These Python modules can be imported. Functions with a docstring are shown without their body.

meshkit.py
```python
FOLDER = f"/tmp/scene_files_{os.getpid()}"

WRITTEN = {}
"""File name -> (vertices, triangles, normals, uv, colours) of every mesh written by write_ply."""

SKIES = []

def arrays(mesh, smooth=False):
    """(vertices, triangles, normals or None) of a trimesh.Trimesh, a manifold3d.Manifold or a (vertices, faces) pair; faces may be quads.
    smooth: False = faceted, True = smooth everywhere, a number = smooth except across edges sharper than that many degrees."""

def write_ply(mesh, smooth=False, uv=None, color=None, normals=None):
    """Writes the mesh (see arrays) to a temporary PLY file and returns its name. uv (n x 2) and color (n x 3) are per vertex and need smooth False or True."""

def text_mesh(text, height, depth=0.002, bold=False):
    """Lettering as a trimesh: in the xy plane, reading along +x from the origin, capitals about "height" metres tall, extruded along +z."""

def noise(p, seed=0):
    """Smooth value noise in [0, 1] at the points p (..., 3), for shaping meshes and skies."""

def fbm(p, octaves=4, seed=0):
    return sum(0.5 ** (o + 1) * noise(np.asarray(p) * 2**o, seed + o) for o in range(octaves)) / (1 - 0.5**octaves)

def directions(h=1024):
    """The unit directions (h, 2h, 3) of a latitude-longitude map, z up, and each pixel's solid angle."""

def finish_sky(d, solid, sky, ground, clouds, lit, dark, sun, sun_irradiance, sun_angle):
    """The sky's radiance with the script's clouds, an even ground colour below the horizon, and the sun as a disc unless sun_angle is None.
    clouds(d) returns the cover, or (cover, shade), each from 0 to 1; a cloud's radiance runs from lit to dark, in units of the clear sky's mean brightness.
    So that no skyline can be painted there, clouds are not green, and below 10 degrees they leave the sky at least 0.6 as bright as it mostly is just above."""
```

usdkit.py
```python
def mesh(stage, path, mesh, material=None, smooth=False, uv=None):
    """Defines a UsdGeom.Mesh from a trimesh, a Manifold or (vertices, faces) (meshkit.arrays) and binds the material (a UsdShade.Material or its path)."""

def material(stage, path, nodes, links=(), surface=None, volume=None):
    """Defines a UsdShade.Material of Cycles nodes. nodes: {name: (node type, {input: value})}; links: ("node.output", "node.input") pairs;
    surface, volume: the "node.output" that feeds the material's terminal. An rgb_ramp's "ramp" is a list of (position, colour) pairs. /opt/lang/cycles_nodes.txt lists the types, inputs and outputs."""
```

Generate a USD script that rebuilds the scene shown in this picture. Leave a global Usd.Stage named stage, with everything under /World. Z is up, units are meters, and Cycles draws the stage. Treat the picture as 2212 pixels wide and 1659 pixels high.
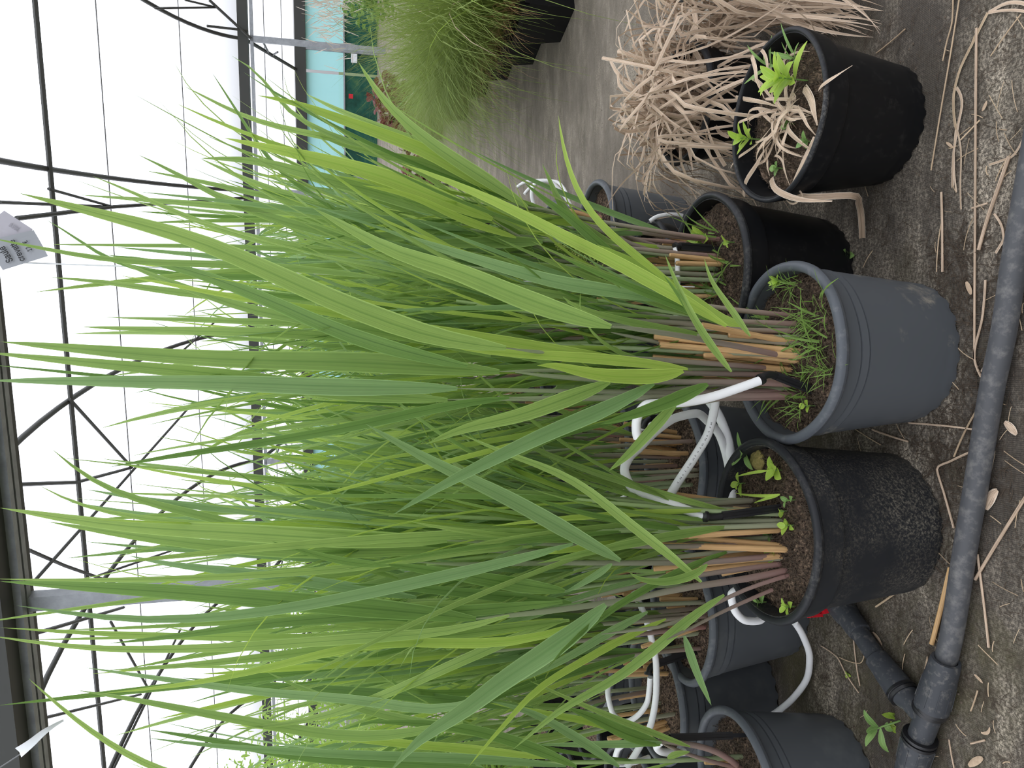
import math
import numpy as np, trimesh, usdkit, meshkit
from scipy.interpolate import PchipInterpolator
from scipy.ndimage import gaussian_filter1d
from pxr import Usd, UsdGeom, UsdLux, Gf, Sdf, UsdShade

stage = Usd.Stage.CreateInMemory()
UsdGeom.SetStageUpAxis(stage, 'Z'); UsdGeom.SetStageMetersPerUnit(stage, 1.0)
UsdGeom.Xform.Define(stage, '/World')

# ------------------------------------------------------------------ camera, sky, exposure
FPX, PITCH, ROLL, EYE = 1600.756, math.radians(13.3732), math.radians(-.6593), .9491
FW = np.array([0, math.cos(PITCH), -math.sin(PITCH)]); UP0 = np.array([0, math.sin(PITCH), math.cos(PITCH)]); RT0 = np.array([1., 0, 0])
RT = math.cos(ROLL) * RT0 + math.sin(ROLL) * UP0; UP = -math.sin(ROLL) * RT0 + math.cos(ROLL) * UP0
CAM = np.array([0, 0, EYE])
cam = UsdGeom.Camera.Define(stage, '/World/camera')          # a phone held on its side: the picture's left is up
m = Gf.Matrix4d(1.0)
for i, row in enumerate((-UP, RT, -FW, CAM)):
    m.SetRow(i, Gf.Vec4d(*map(float, row), 1.0 if i == 3 else 0.0))
cam.AddTransformOp().Set(m)
cam.CreateHorizontalApertureAttr(36.0); cam.CreateVerticalApertureAttr(27.0); cam.CreateFocalLengthAttr(36 * FPX / 2212)
cam.CreateClippingRangeAttr(Gf.Vec2f(.05, 500)); cam.CreateExposureAttr(0.5)
sky = UsdLux.DomeLight.Define(stage, '/World/overcast_sky')  # even white overcast above the film roof
sky.CreateIntensityAttr(1.0)
SKY = usdkit.material(stage, '/World/Looks/overcast', {'g': ('texture_coordinate', {}), 's': ('separate_xyz', {}), 'h': ('math', dict(math_type='maximum', value2=0.)), 'k': ('math', dict(math_type='multiply_add', value2=2 / 3, value3=1 / 3)),
    'b': ('background_shader', dict(color=(.93, .945, 1.0)))}, [('g.generated', 's.vector'), ('s.z', 'h.value1'), ('h.value', 'k.value1'), ('k.value', 'b.strength')], surface='b.background')   # standard overcast: zenith three times the horizon
UsdShade.MaterialBindingAPI.Apply(sky.GetPrim()).Bind(SKY)

# ------------------------------------------------------------------ helpers
def ray(u, v):
    return FW + (829.5 - v) / FPX * RT + (1106 - u) / FPX * UP
def atz(u, v, z=0.):
    d = ray(u, v); return CAM + d * (z - EYE) / d[2]
def aty(u, v, y):
    d = ray(u, v); return CAM + d * y / d[1]
TILE = dict(F=(0, 0, 1), T1=(0, 0, 2.765), T2=(0, 550, 2.765), T3=(0, 1059, 2.765), T4=(500, 0, 2.765), T5=(500, 550, 2.765), T6=(500, 1059, 2.765),
            M4=(1000, 300, 3.687), M5=(1000, 700, 3.687), M6=(1000, 1150, 3.26), C1=(1400, 0, 2.724), C2=(1400, 550, 2.724), C3=(1400, 1050, 2.724),
            G1=(1900, 0, 2.9625), P=(700, 0, 3.687), S=(1380, 0, 3.686), V=(1700, 1250, 4.057), A=(1550, 560, 4.047), B=(1550, 930, 3.86), L=(0, 430, 9.76), L2=(0, 1450, 7.94))
def px(tile, pts):
    a, b, s = TILE[tile]
    return [(a + x / s, b + y / s) for x, y in pts]
def rs(seed): return np.random.default_rng(seed)
def unit(v): return v / (np.linalg.norm(v, axis=-1, keepdims=True) + 1e-12)
def smooth_path(P, n):
    P = np.asarray(P, float)
    if len(P) == 2: return P[0] + (P[1] - P[0]) * np.linspace(0, 1, n)[:, None]
    s = np.r_[0, np.cumsum(np.linalg.norm(np.diff(P, axis=0), axis=1))]
    return PchipInterpolator(s, P)(np.linspace(0, s[-1], n))
_names = {}
def numbered(parent, name):
    k = _names.get((parent, name), 0); _names[(parent, name)] = k + 1
    return f'{parent}/{name}' + (f'_{k:03d}' if k else '')
def tag(p, label=None, cat=None, group=None, kind=None):
    for k, v in (('label', label), ('category', cat), ('group', group), ('kind', kind)):
        if v: p.SetCustomDataByKey(k, v)
    return p
class Mesh:
    """Collects vertices, faces and uv of one part."""
    def __init__(self): self.v, self.f, self.t, self.n = [], [], [], 0
    def add(self, v, f, t=None):
        v = np.asarray(v, float); f = np.asarray(f, int)
        if f.shape[1] == 4: f = np.vstack([f[:, [0, 1, 2]], f[:, [0, 2, 3]]])
        self.v.append(v); self.f.append(f + self.n); self.t.append(np.zeros((len(v), 2)) if t is None else t); self.n += len(v); return self
    def tm(self, t): return self.add(t.vertices, t.faces)
    def get(self): return np.vstack(self.v), np.vstack(self.f), np.vstack(self.t)
def put(name, me, mat, parent='/World', origin=None, smooth=False, **kw):
    v, f, t = me.get()
    if origin is not None: v = v - origin
    path = numbered(str(parent), name)
    if smooth is True or smooth is False:
        g = usdkit.mesh(stage, path, (v, f), MAT[mat], smooth=smooth, uv=t)
    else:
        g = usdkit.mesh(stage, path, (v, f), MAT[mat], smooth=smooth)
    return tag(g.GetPrim(), **kw)
def thing(name, label, cat, loc=(0, 0, 0), rz=0, group=None, kind=None):
    x = UsdGeom.Xform.Define(stage, numbered('/World', name)); x.AddTranslateOp().Set(Gf.Vec3d(*map(float, loc))); x.AddRotateZOp().Set(float(rz))
    return tag(x.GetPrim(), label, cat, group, kind)
def copy_of(src, loc, rz, label, group=None):
    x = UsdGeom.Xform.Define(stage, numbered('/World', src.GetName().rsplit('_0', 1)[0])); p = x.GetPrim()
    p.GetReferences().AddInternalReference(src.GetPath())
    x.ClearXformOpOrder(); x.AddTranslateOp().Set(Gf.Vec3d(*map(float, loc))); x.AddRotateZOp().Set(float(rz))
    p.SetInstanceable(True)
    return tag(p, label, src.GetCustomDataByKey('category'), group)
def ribbon(spine, w, side, fold=.25, v0=0., v1=1.):
    """A leaf: three points across each section, the middle one dropped into a shallow V."""
    n = len(spine); t = unit(np.gradient(spine, axis=0)); s = unit(side - (side * t).sum(1, keepdims=True) * t); nn = np.cross(t, s)
    w = np.broadcast_to(w, (n,))[:, None]
    V = np.stack([spine - s * w / 2 + nn * w * fold / 2, spine - nn * w * fold / 2 * 0, spine + s * w / 2 + nn * w * fold / 2], 1).reshape(-1, 3)
    i = np.arange(n - 1)[:, None] * 3
    F = np.concatenate([np.hstack([i, i + 1, i + 4, i + 3]), np.hstack([i + 1, i + 2, i + 5, i + 4])])
    uv = np.stack([np.tile([0, .5, 1], n), np.repeat(np.linspace(v0, v1, n), 3)], 1)
    return V, F, uv
def tube(P, r, k=8, caps=True):
    P = np.asarray(P, float); n = len(P); r = np.broadcast_to(r, (n,))
    t = unit(np.gradient(P, axis=0)); a = np.cross(t[0], [0, 0, 1.] if abs(t[0][2]) < .9 else [1., 0, 0]); A = []
    for i in range(n):
        a = a - t[i] * (a @ t[i]); a = a / np.linalg.norm(a); A.append(a)
    A = np.array(A); B = np.cross(t, A); g = np.arange(k) * 2 * np.pi / k
    V = (P[:, None] + r[:, None, None] * (np.cos(g)[None, :, None] * A[:, None] + np.sin(g)[None, :, None] * B[:, None])).reshape(-1, 3)
    i, j = np.meshgrid(np.arange(n - 1), np.arange(k), indexing='ij')
    F = np.stack([i * k + j, i * k + (j + 1) % k, (i + 1) * k + (j + 1) % k, (i + 1) * k + j], -1).reshape(-1, 4)
    F = np.vstack([F[:, [0, 1, 2]], F[:, [0, 2, 3]]]); uv = np.stack([np.tile(np.arange(k) / k, n), np.repeat(np.linspace(0, 1, n), k)], 1)
    if caps:
        V = np.vstack([V, P[0], P[-1]]); c = np.arange(k); uv = np.vstack([uv, [.5, 0], [.5, 1]])
        F = np.vstack([F, np.stack([0 * c + n * k, (c + 1) % k, c], 1), np.stack([0 * c + n * k + 1, (n - 1) * k + c, (n - 1) * k + (c + 1) % k], 1)])
    return V, F, uv
def lathe(prof, k=64, mod=None):
    prof = np.asarray(prof, float); n = len(prof); g = np.arange(k) * 2 * np.pi / k
    R, Z = np.repeat(prof[:, 0], k).reshape(n, k), np.repeat(prof[:, 1], k).reshape(n, k)
    if mod: R, Z = mod(R, Z, g[None, :], np.arange(n)[:, None])
    V = np.stack([R * np.cos(g), R * np.sin(g), Z], -1).reshape(-1, 3)
    i, j = np.meshgrid(np.arange(n - 1), np.arange(k), indexing='ij')
    F = np.stack([i * k + j, i * k + (j + 1) % k, (i + 1) * k + (j + 1) % k, (i + 1) * k + j], -1).reshape(-1, 4)
    return V, F
def bar(a, b, w, h, up=(0, 0, 1.)):
    a, b = np.asarray(a, float), np.asarray(b, float); t = unit(b - a); s = unit(np.cross(t, up)); u = np.cross(s, t)
    V = [p + s * x * w / 2 + u * y * h / 2 for p in (a, b) for x, y in ((-1, -1), (1, -1), (1, 1), (-1, 1))]
    return np.array(V), [[0, 3, 2, 1], [4, 5, 6, 7], [0, 1, 5, 4], [1, 2, 6, 5], [2, 3, 7, 6], [3, 0, 4, 7]]

# ------------------------------------------------------------------ materials
MAT = {}
def mat(name, nodes, links=(), surface='p.BSDF'):
    MAT[name] = usdkit.material(stage, '/World/Looks/' + name, nodes, links, surface=surface)
def plain(name, c, rough=.5, metal=0., spec=.5, noise=None, scale=30., amt=.5, bump=0., bscale=60.):
    """A surface of one colour with an optional second tone in noise, and fine relief."""
    N = {'p': ('principled_bsdf', dict(base_color=c, roughness=rough, metallic=metal, specular_ior_level=spec)), 'tc': ('texture_coordinate', {})}; L = []
    if noise is not None:
        N.update(n=('noise_texture', dict(scale=scale, detail=5., roughness=.65)), r=('rgb_ramp', dict(ramp=[(max(0, .62 - amt * .4), c), (min(1, .72 + .1), noise)])))
        L += [('tc.object', 'n.vector'), ('n.fac', 'r.fac'), ('r.color', 'p.base_color')]
    if bump:
        N.update(bn=('noise_texture', dict(scale=bscale, detail=4.)), b=('bump', dict(strength=.6, distance=bump)))
        L += [('tc.object', 'bn.vector'), ('bn.fac', 'b.height'), ('b.normal', 'p.normal')]
    mat(name, N, L)
def leafmat(name, ca, cb, rib, trans=.35, rough=.45, vein=.18, nsc=14., tcol=None):
    """Leaf: midrib and veins from the blade's own uv, tone from noise and per-leaf chance, light passing through."""
    tcol = tcol or tuple(min(1, x * 1.2) for x in cb)
    N = {'at': ('attribute', dict(attribute='st')), 'sp': ('separate_xyz', {}), 'oi': ('object_info', {}), 'tc': ('texture_coordinate', {}),
         'n': ('noise_texture', dict(scale=nsc, detail=2.)), 'ad': ('math', dict(math_type='add')), 'sc': ('math', dict(math_type='multiply', value2=.62)),
         'base': ('mix', dict(color1=ca, color2=cb)),
         'd': ('math', dict(math_type='subtract', value2=.5)), 'ab': ('math', dict(math_type='absolute')),
         'rm': ('map_range', dict(from_min=.018, from_max=.06, to_min=.7, to_max=0., clamp=True)), 'rc': ('mix', dict(color2=rib)),
         'vm': ('mapping', dict(scale=(26., 1.6, 1.))), 'vo': ('combine_xyz', {}), 'vs': ('noise_texture', dict(scale=1., detail=3., roughness=.7)), 'vr': ('map_range', dict(from_min=.42, from_max=.66, to_min=0., to_max=vein * 2.2, clamp=True)), 'em': ('map_range', dict(from_min=.435, from_max=.49, to_min=0., to_max=.55, clamp=True)), 'ec': ('mix', dict(color2=tuple(min(.85, x * 1.45 + .06) for x in cb))),
         'vc': ('mix', dict(mix_type='mix', color2=tuple(x * .55 for x in ca))),
         'p': ('principled_bsdf', dict(roughness=rough, specular_ior_level=.4)), 't': ('translucent_bsdf', {}), 'mx': ('mix_closure', dict(fac=trans)),
         'tm': ('mix', dict(mix_type='mix', fac=.5, color2=tcol))}
    L = [('at.vector', 'sp.vector'), ('tc.object', 'n.vector'), ('n.fac', 'ad.value1'), ('oi.random', 'ad.value2'), ('ad.value', 'sc.value1'), ('sc.value', 'base.fac'),
         ('sp.x', 'd.value1'), ('d.value', 'ab.value1'), ('ab.value', 'rm.value'), ('sp.x', 'vo.x'), ('sp.y', 'vo.y'), ('oi.random', 'vo.z'), ('vo.vector', 'vm.vector'), ('vm.vector', 'vs.vector'), ('vs.fac', 'vr.value'), ('ab.value', 'em.value'), ('em.result', 'ec.fac'), ('rc.color', 'ec.color1'),
         ('base.color', 'vc.color1'), ('vr.result', 'vc.fac'), ('vc.color', 'rc.color1'), ('rm.result', 'rc.fac'), ('ec.color', 'p.base_color'),
         ('ec.color', 'tm.color1'), ('tm.color', 't.color'), ('p.BSDF', 'mx.closure1'), ('t.BSDF', 'mx.closure2')]
    mat(name, N, L, 'mx.closure')
leafmat('leaf_mid', (.137, .255, .060), (.325, .475, .118), (0.12, 0.24, 0.048))
leafmat('leaf_yellow', (.23, .375, .055), (.41, .56, .098), (0.24, 0.416, 0.048), trans=.4)
leafmat('leaf_blue', (0.141, 0.264, 0.0928), (0.256, 0.408, 0.147), (0.128, 0.256, 0.08), trans=.26)
leafmat('leaf_dark', (.085, .182, .036), (.185, .325, .070), (0.064, 0.144, 0.024), trans=.3)
leafmat('leaf_weed', (.24, .41, .05), (.42, .58, .085), (.38, .54, .14), trans=.4, vein=.05)
leafmat('leaf_weed_dark', (.13, .25, .07), (.24, .39, .11), (0.32, 0.48, 0.16), trans=.3, vein=.05)
leafmat('straw', (.33, .235, .155), (.82, .64, .475), (.42, .30, .20), trans=.12, rough=.65, vein=.5, nsc=30.)
leafmat('cane', (0.48, 0.28, 0.112), (0.832, 0.552, 0.272), (0.576, 0.352, 0.16), trans=.05, rough=.55, vein=.3, nsc=30.)
leafmat('litter', (0.256, 0.184, 0.112), (0.672, 0.512, 0.336), (0.4, 0.288, 0.192), trans=.05, rough=.75, vein=.3, nsc=40.)
leafmat('red_leaf', (.07, .014, .014), (.17, .045, .04), (.12, .03, .02), trans=.3)
def island(name, stops, trans=.35, rough=.55):
    N = {'g': ('geometry', {}), 'r': ('rgb_ramp', dict(ramp=stops)), 'p': ('principled_bsdf', dict(roughness=rough, specular_ior_level=.3)), 't': ('translucent_bsdf', {}), 'mx': ('mix_closure', dict(fac=trans))}
    mat(name, N, [('g.random_per_island', 'r.fac'), ('r.color', 'p.base_color'), ('r.color', 't.color'), ('p.BSDF', 'mx.closure1'), ('t.BSDF', 'mx.closure2')], 'mx.closure')
island('tuft_grass', [(0, (.20, .27, .06)), (.35, (.42, .47, .13)), (.75, (.66, .64, .27)), (1, (.72, .58, .33))])
island('tuft_straw', [(0, (0.416, 0.272, 0.128)), (.6, (0.72, 0.528, 0.272)), (1, (0.88, 0.72, 0.416))], .15)
island('plume', [(0, (.58, .52, .45)), (1, (.80, .77, .70))], .15)
island('willow_leaf', [(0, (0.352, 0.528, 0.112)), (.45, (0.72, 0.8, 0.32)), (.7, (0.9, 0.896, 0.544)), (.86, (0.9, 0.528, 0.32)), (1, (0.88, 0.272, 0.224))], .4)
island('weed_grass', [(0, (.17, .28, .06)), (.55, (.34, .45, .12)), (1, (.56, .50, .24))], .35)
island('fibre', [(0, (.05, .036, .024)), (.55, (.19, .14, .09)), (.85, (.42, .33, .225)), (1, (.78, .66, .50))], .0, .85)
island('flower', [(0, (0.4, 0.48, 0.128)), (1, (0.88, 0.88, 0.48))], .3)
mat('stem', {'at': ('attribute', dict(attribute='st')), 'sp': ('separate_xyz', {}), 'oi': ('object_info', {}), 'ad': ('math', dict(math_type='multiply', value2=.55)), 'sb': ('math', dict(math_type='add')),
             'r': ('rgb_ramp', dict(ramp=[(0, (0.32, 0.152, 0.128)), (.14, (0.248, 0.168, 0.136)), (.32, (0.272, 0.264, 0.184)), (.55, (0.256, 0.328, 0.168)), (1.0, (0.32, 0.48, 0.144))])), 'p': ('principled_bsdf', dict(roughness=.5))},
    [('at.vector', 'sp.vector'), ('sp.y', 'sb.value1'), ('oi.random', 'ad.value1'), ('ad.value', 'sb.value2'), ('sb.value', 'r.fac'), ('r.color', 'p.base_color')])
mat('stem_purple', {'at': ('attribute', dict(attribute='st')), 'sp': ('separate_xyz', {}), 'r': ('rgb_ramp', dict(ramp=[(0, (.27, .155, .135)), (.16, (.235, .18, .15)), (.38, (.215, .225, .15)), (1.0, (.26, .36, .15))])), 'p': ('principled_bsdf', dict(roughness=.45))},
    [('at.vector', 'sp.vector'), ('sp.y', 'r.fac'), ('r.color', 'p.base_color')])
plain('pot_grey', (.074, .081, .088), .45, spec=.35, noise=(0.12, 0.128, 0.128), scale=9., amt=.2, bump=.0006, bscale=16.)
plain('rim_grey', (.072, .080, .090), .42, spec=.35, noise=(.14, .145, .15), scale=60., amt=.2)
plain('pot_black', (.0040, .0043, .0050), .45, spec=.22, noise=(.02, .02, .019), scale=60., amt=.12, bump=.0006, bscale=14.)
def dusty(name, base, dust, rough, lo, hi, big=5., fine=150., f0=.46, f1=.62, bump=.0012):
    """Plastic with dried mud: fine speckle gathered in broad patches."""
    N = {'tc': ('texture_coordinate', {}), 'a': ('noise_texture', dict(scale=big, detail=4., roughness=.6)), 'ar': ('rgb_ramp', dict(ramp=[(lo, (0, 0, 0)), (hi, (1, 1, 1))])), 'f': ('noise_texture', dict(scale=fine, detail=6., roughness=.8)),
         'fr': ('rgb_ramp', dict(ramp=[(f0, (0, 0, 0)), (f1, (1, 1, 1))])), 'm': ('mix', dict(mix_type='multiply', fac=1.)), 'c': ('mix', dict(color1=base, color2=dust)), 'p': ('principled_bsdf', dict(roughness=rough, specular_ior_level=.25)),
         'bn': ('noise_texture', dict(scale=13., detail=3.)), 'b': ('bump', dict(strength=.6, distance=bump))}
    mat(name, N, [('tc.object', 'a.vector'), ('a.fac', 'ar.fac'), ('tc.object', 'f.vector'), ('f.fac', 'fr.fac'), ('ar.color', 'm.color1'), ('fr.color', 'm.color2'), ('m.color', 'c.fac'), ('c.color', 'p.base_color'), ('tc.object', 'bn.vector'), ('bn.fac', 'b.height'), ('b.normal', 'p.normal')])
dusty('pot_dusty', (.013, .0143, .0162), (.26, .235, .185), .5, .42, .72, fine=230., f0=.48, f1=.66)
dusty('pot_scuffed', (.076, .083, .090), (.38, .345, .27), .45, .60, .70, big=7., fine=70., f0=.42, f1=.6, bump=.001)
dusty('rim_black', (.013, .014, .016), (.15, .145, .13), .42, .5, .8, big=9., fine=160.)
plain('soil', (0.0192, 0.0128, 0.0096), .95, spec=.15, noise=(.34, .24, .165), scale=190., amt=.5, bump=.006, bscale=160.)
plain('soil_dry', (0.0448, 0.0288, 0.0192), .95, spec=.15, noise=(.50, .36, .26), scale=150., amt=.6, bump=.006, bscale=150.)
plain('moss', (0.144, 0.136, 0.032), .95, noise=(0.352, 0.272, 0.096), scale=200., amt=.9, bump=.004, bscale=300.)
plain('tube_white', (.86, .87, .87), .42)
plain('tube_print', (.02, .02, .02), .6)
plain('stake_black', (.010, .010, .011), .38, bump=.0003)
plain('pipe', (0.032, 0.0352, 0.04), .48, spec=.35, noise=(0.16, 0.152, 0.136), scale=90., amt=.2, bump=.0006, bscale=30.)
plain('pipe_grey', (.060, .062, .066), .5, spec=.35, noise=(.17, .165, .155), scale=70., amt=.35, bump=.0006, bscale=26.)
plain('rubber', (.008, .008, .009), .35)
plain('red_plastic', (.52, .012, .022), .35)
plain('zinc', (.36, .38, .40), .5, metal=.6, noise=(.22, .235, .25), scale=12., amt=.8)
plain('steel_dark', (.055, .057, .052), .55, metal=.3)
plain('steel', (.14, .145, .145), .5, metal=.5)
plain('gutter_dark', (.045, .047, .042), .5, metal=.3)
plain('paper', (.34, .36, .39), .5)
plain('paper_back', (.46, .45, .50), .5)
plain('ink', (.012, .012, .014), .6)
plain('ink_faint', (0.32, 0.312, 0.352), .6)
plain('white_sign', (.75, .78, .80), .5)
plain('wood_chip', (.27, .19, .12), .8, noise=(.56, .42, .29), scale=120., amt=1., bump=.001, bscale=200.)
plain('clod', (.045, .034, .024), .95, noise=(.15, .115, .08), scale=90., amt=1., bump=.002, bscale=220.)
N = {'tr': ('transparent_bsdf', dict(color=(.97, .975, .985))), 'tl': ('translucent_bsdf', dict(color=(.93, .94, .97))), 'g': ('geometry', {}),
     'n': ('noise_texture', dict(scale=1.7, detail=6., roughness=.75)), 'r': ('rgb_ramp', dict(ramp=[(0, (.42,) * 3), (.66, (.46,) * 3), (.76, (.9,) * 3), (1, (1., 1., 1.))])), 'mx': ('mix_closure', {})}
mat('film', N, [('g.position', 'n.vector'), ('n.fac', 'r.fac'), ('r.color', 'mx.fac'), ('tr.BSDF', 'mx.closure1'), ('tl.BSDF', 'mx.closure2')], 'mx.closure')
mat('glass_teal', {'tr': ('transparent_bsdf', dict(color=(.72, .97, 1.))), 'tl': ('translucent_bsdf', dict(color=(.66, .88, .9))), 'm2': ('mix_closure', dict(fac=.6)), 'gl': ('glossy_bsdf', dict(roughness=.05)), 'fr': ('fresnel', {}), 'mx': ('mix_closure', {})},
    [('fr.fac', 'mx.fac'), ('tr.BSDF', 'm2.closure1'), ('tl.BSDF', 'm2.closure2'), ('m2.closure', 'mx.closure1'), ('gl.BSDF', 'mx.closure2')], 'mx.closure')
mat('green_net', {'g': ('geometry', {}), 'n': ('noise_texture', dict(scale=2.6, detail=5., roughness=.65)), 'r': ('rgb_ramp', dict(ramp=[(.36, (.008, .075, .048)), (.52, (.014, .125, .085)), (.68, (.07, .19, .085))])),
                  'p': ('principled_bsdf', dict(roughness=.6)), 't': ('translucent_bsdf', {}), 'mx': ('mix_closure', dict(fac=.45))},
    [('g.position', 'n.vector'), ('n.fac', 'r.fac'), ('r.color', 'p.base_color'), ('r.color', 't.color'), ('p.BSDF', 'mx.closure1'), ('t.BSDF', 'mx.closure2')], 'mx.closure')
# woven ground cloth: dark weave with beige dust, dirt and moss
N = {'g': ('geometry', {}), 'wx': ('wave_texture', dict(wave_type='bands', bands_direction='x', scale=105., distortion=1.2, detail=1.)), 'wy': ('wave_texture', dict(wave_type='bands', bands_direction='y', scale=150., distortion=.9, detail=1.)),
     'w': ('math', dict(math_type='multiply')), 'st': ('mapping', dict(scale=(.55, 1.5, 1.))),
     'dust': ('noise_texture', dict(scale=4.2, detail=8., roughness=.72)), 'dr': ('rgb_ramp', dict(ramp=[(.43, (.05,) * 3), (.54, (.32,) * 3), (.66, (1, 1, 1))])),
     'fine': ('noise_texture', dict(scale=190., detail=6., roughness=.8)), 'fr': ('rgb_ramp', dict(ramp=[(.46, (.0,) * 3), (.58, (1, 1, 1))])),
     'dm': ('mix', dict(mix_type='multiply', fac=.85)),
     'base': ('mix', dict(color1=(.040, .034, .028), color2=(.125, .108, .088))),
     'c1': ('mix', dict(color2=(.78, .68, .53))),
     'moss': ('noise_texture', dict(scale=2.6, detail=6., roughness=.7)), 'mr': ('rgb_ramp', dict(ramp=[(.50, (0, 0, 0)), (.66, (.85,) * 3)])), 'c2': ('mix', dict(color2=(0.0768, 0.0688, 0.0304))),
     'dirt': ('noise_texture', dict(scale=11., detail=9., roughness=.8)), 'ir': ('rgb_ramp', dict(ramp=[(.53, (0, 0, 0)), (.66, (1, 1, 1))])), 'c3': ('mix', dict(color2=(0.0544, 0.04, 0.0272))),
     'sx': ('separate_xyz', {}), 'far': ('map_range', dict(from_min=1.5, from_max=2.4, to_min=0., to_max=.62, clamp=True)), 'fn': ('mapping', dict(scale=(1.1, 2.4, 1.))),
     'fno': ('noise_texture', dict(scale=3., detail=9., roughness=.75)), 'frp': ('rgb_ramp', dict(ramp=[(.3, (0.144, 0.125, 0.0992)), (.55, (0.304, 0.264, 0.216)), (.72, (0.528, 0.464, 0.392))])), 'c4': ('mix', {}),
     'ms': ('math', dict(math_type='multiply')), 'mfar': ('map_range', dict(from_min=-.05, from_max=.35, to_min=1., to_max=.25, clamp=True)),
     'bs': ('math', dict(math_type='add')), 'b': ('bump', dict(strength=.8, distance=.004)), 'p': ('principled_bsdf', dict(roughness=.92, specular_ior_level=.25))}
Lk = [('g.position', 'wx.vector'), ('g.position', 'wy.vector'), ('wx.fac', 'w.value1'), ('wy.fac', 'w.value2'), ('g.position', 'st.vector'), ('st.vector', 'dust.vector'), ('dust.fac', 'dr.fac'),
      ('g.position', 'fine.vector'), ('fine.fac', 'fr.fac'), ('dr.color', 'dm.color1'), ('fr.color', 'dm.color2'), ('w.value', 'base.fac'), ('base.color', 'c1.color1'), ('dm.color', 'c1.fac'),
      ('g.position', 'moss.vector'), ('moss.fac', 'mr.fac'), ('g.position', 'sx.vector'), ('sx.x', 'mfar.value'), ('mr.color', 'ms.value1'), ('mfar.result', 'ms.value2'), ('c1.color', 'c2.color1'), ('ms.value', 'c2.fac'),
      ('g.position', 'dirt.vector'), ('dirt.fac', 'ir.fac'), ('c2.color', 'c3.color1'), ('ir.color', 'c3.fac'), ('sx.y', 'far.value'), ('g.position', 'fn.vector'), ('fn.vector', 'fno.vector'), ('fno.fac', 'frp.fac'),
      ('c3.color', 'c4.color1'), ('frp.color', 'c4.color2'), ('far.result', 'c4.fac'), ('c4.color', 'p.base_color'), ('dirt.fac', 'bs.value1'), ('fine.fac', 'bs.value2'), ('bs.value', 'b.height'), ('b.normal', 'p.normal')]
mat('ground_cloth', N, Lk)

# ------------------------------------------------------------------ greenhouse: floor, film roof, gutters, posts, side wall
PSI = math.radians(12.7); NN = np.array([math.sin(PSI), math.cos(PSI), 0]); SS = np.array([math.cos(PSI), -math.sin(PSI), 0]); ZZ = np.array([0, 0, 1.])
def W(d, t, z): return d * NN + t * SS + z * ZZ
ZG, D1, D2, D3, ZB = EYE + 1.5, 3.76, 14.8, 17.4, 1.60
HUMP = 1.55
def zv(d, a=D1, b=D2):
    x = (d - (a + b) / 2) / ((b - a) / 2); return ZG + HUMP * math.sqrt(max(0, 1 - x * x))
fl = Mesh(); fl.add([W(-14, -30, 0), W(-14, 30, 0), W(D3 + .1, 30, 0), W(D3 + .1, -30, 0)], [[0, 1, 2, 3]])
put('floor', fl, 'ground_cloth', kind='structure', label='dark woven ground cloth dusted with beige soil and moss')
out = Mesh(); c = [W(-14, -30, -.03), W(-14, 30, -.03), W(D3 + .1, 30, -.03), W(D3 + .1, -30, -.03)]
plain('meadow', (.07, .11, .03), .9, noise=(.14, .17, .06), scale=2.)
out.add([(-120, -120, -.05), (120, -120, -.05), (120, 120, -.05), (-120, 120, -.05)], [[0, 1, 2, 3]])
put('ground', out, 'meadow', kind='structure')
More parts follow.
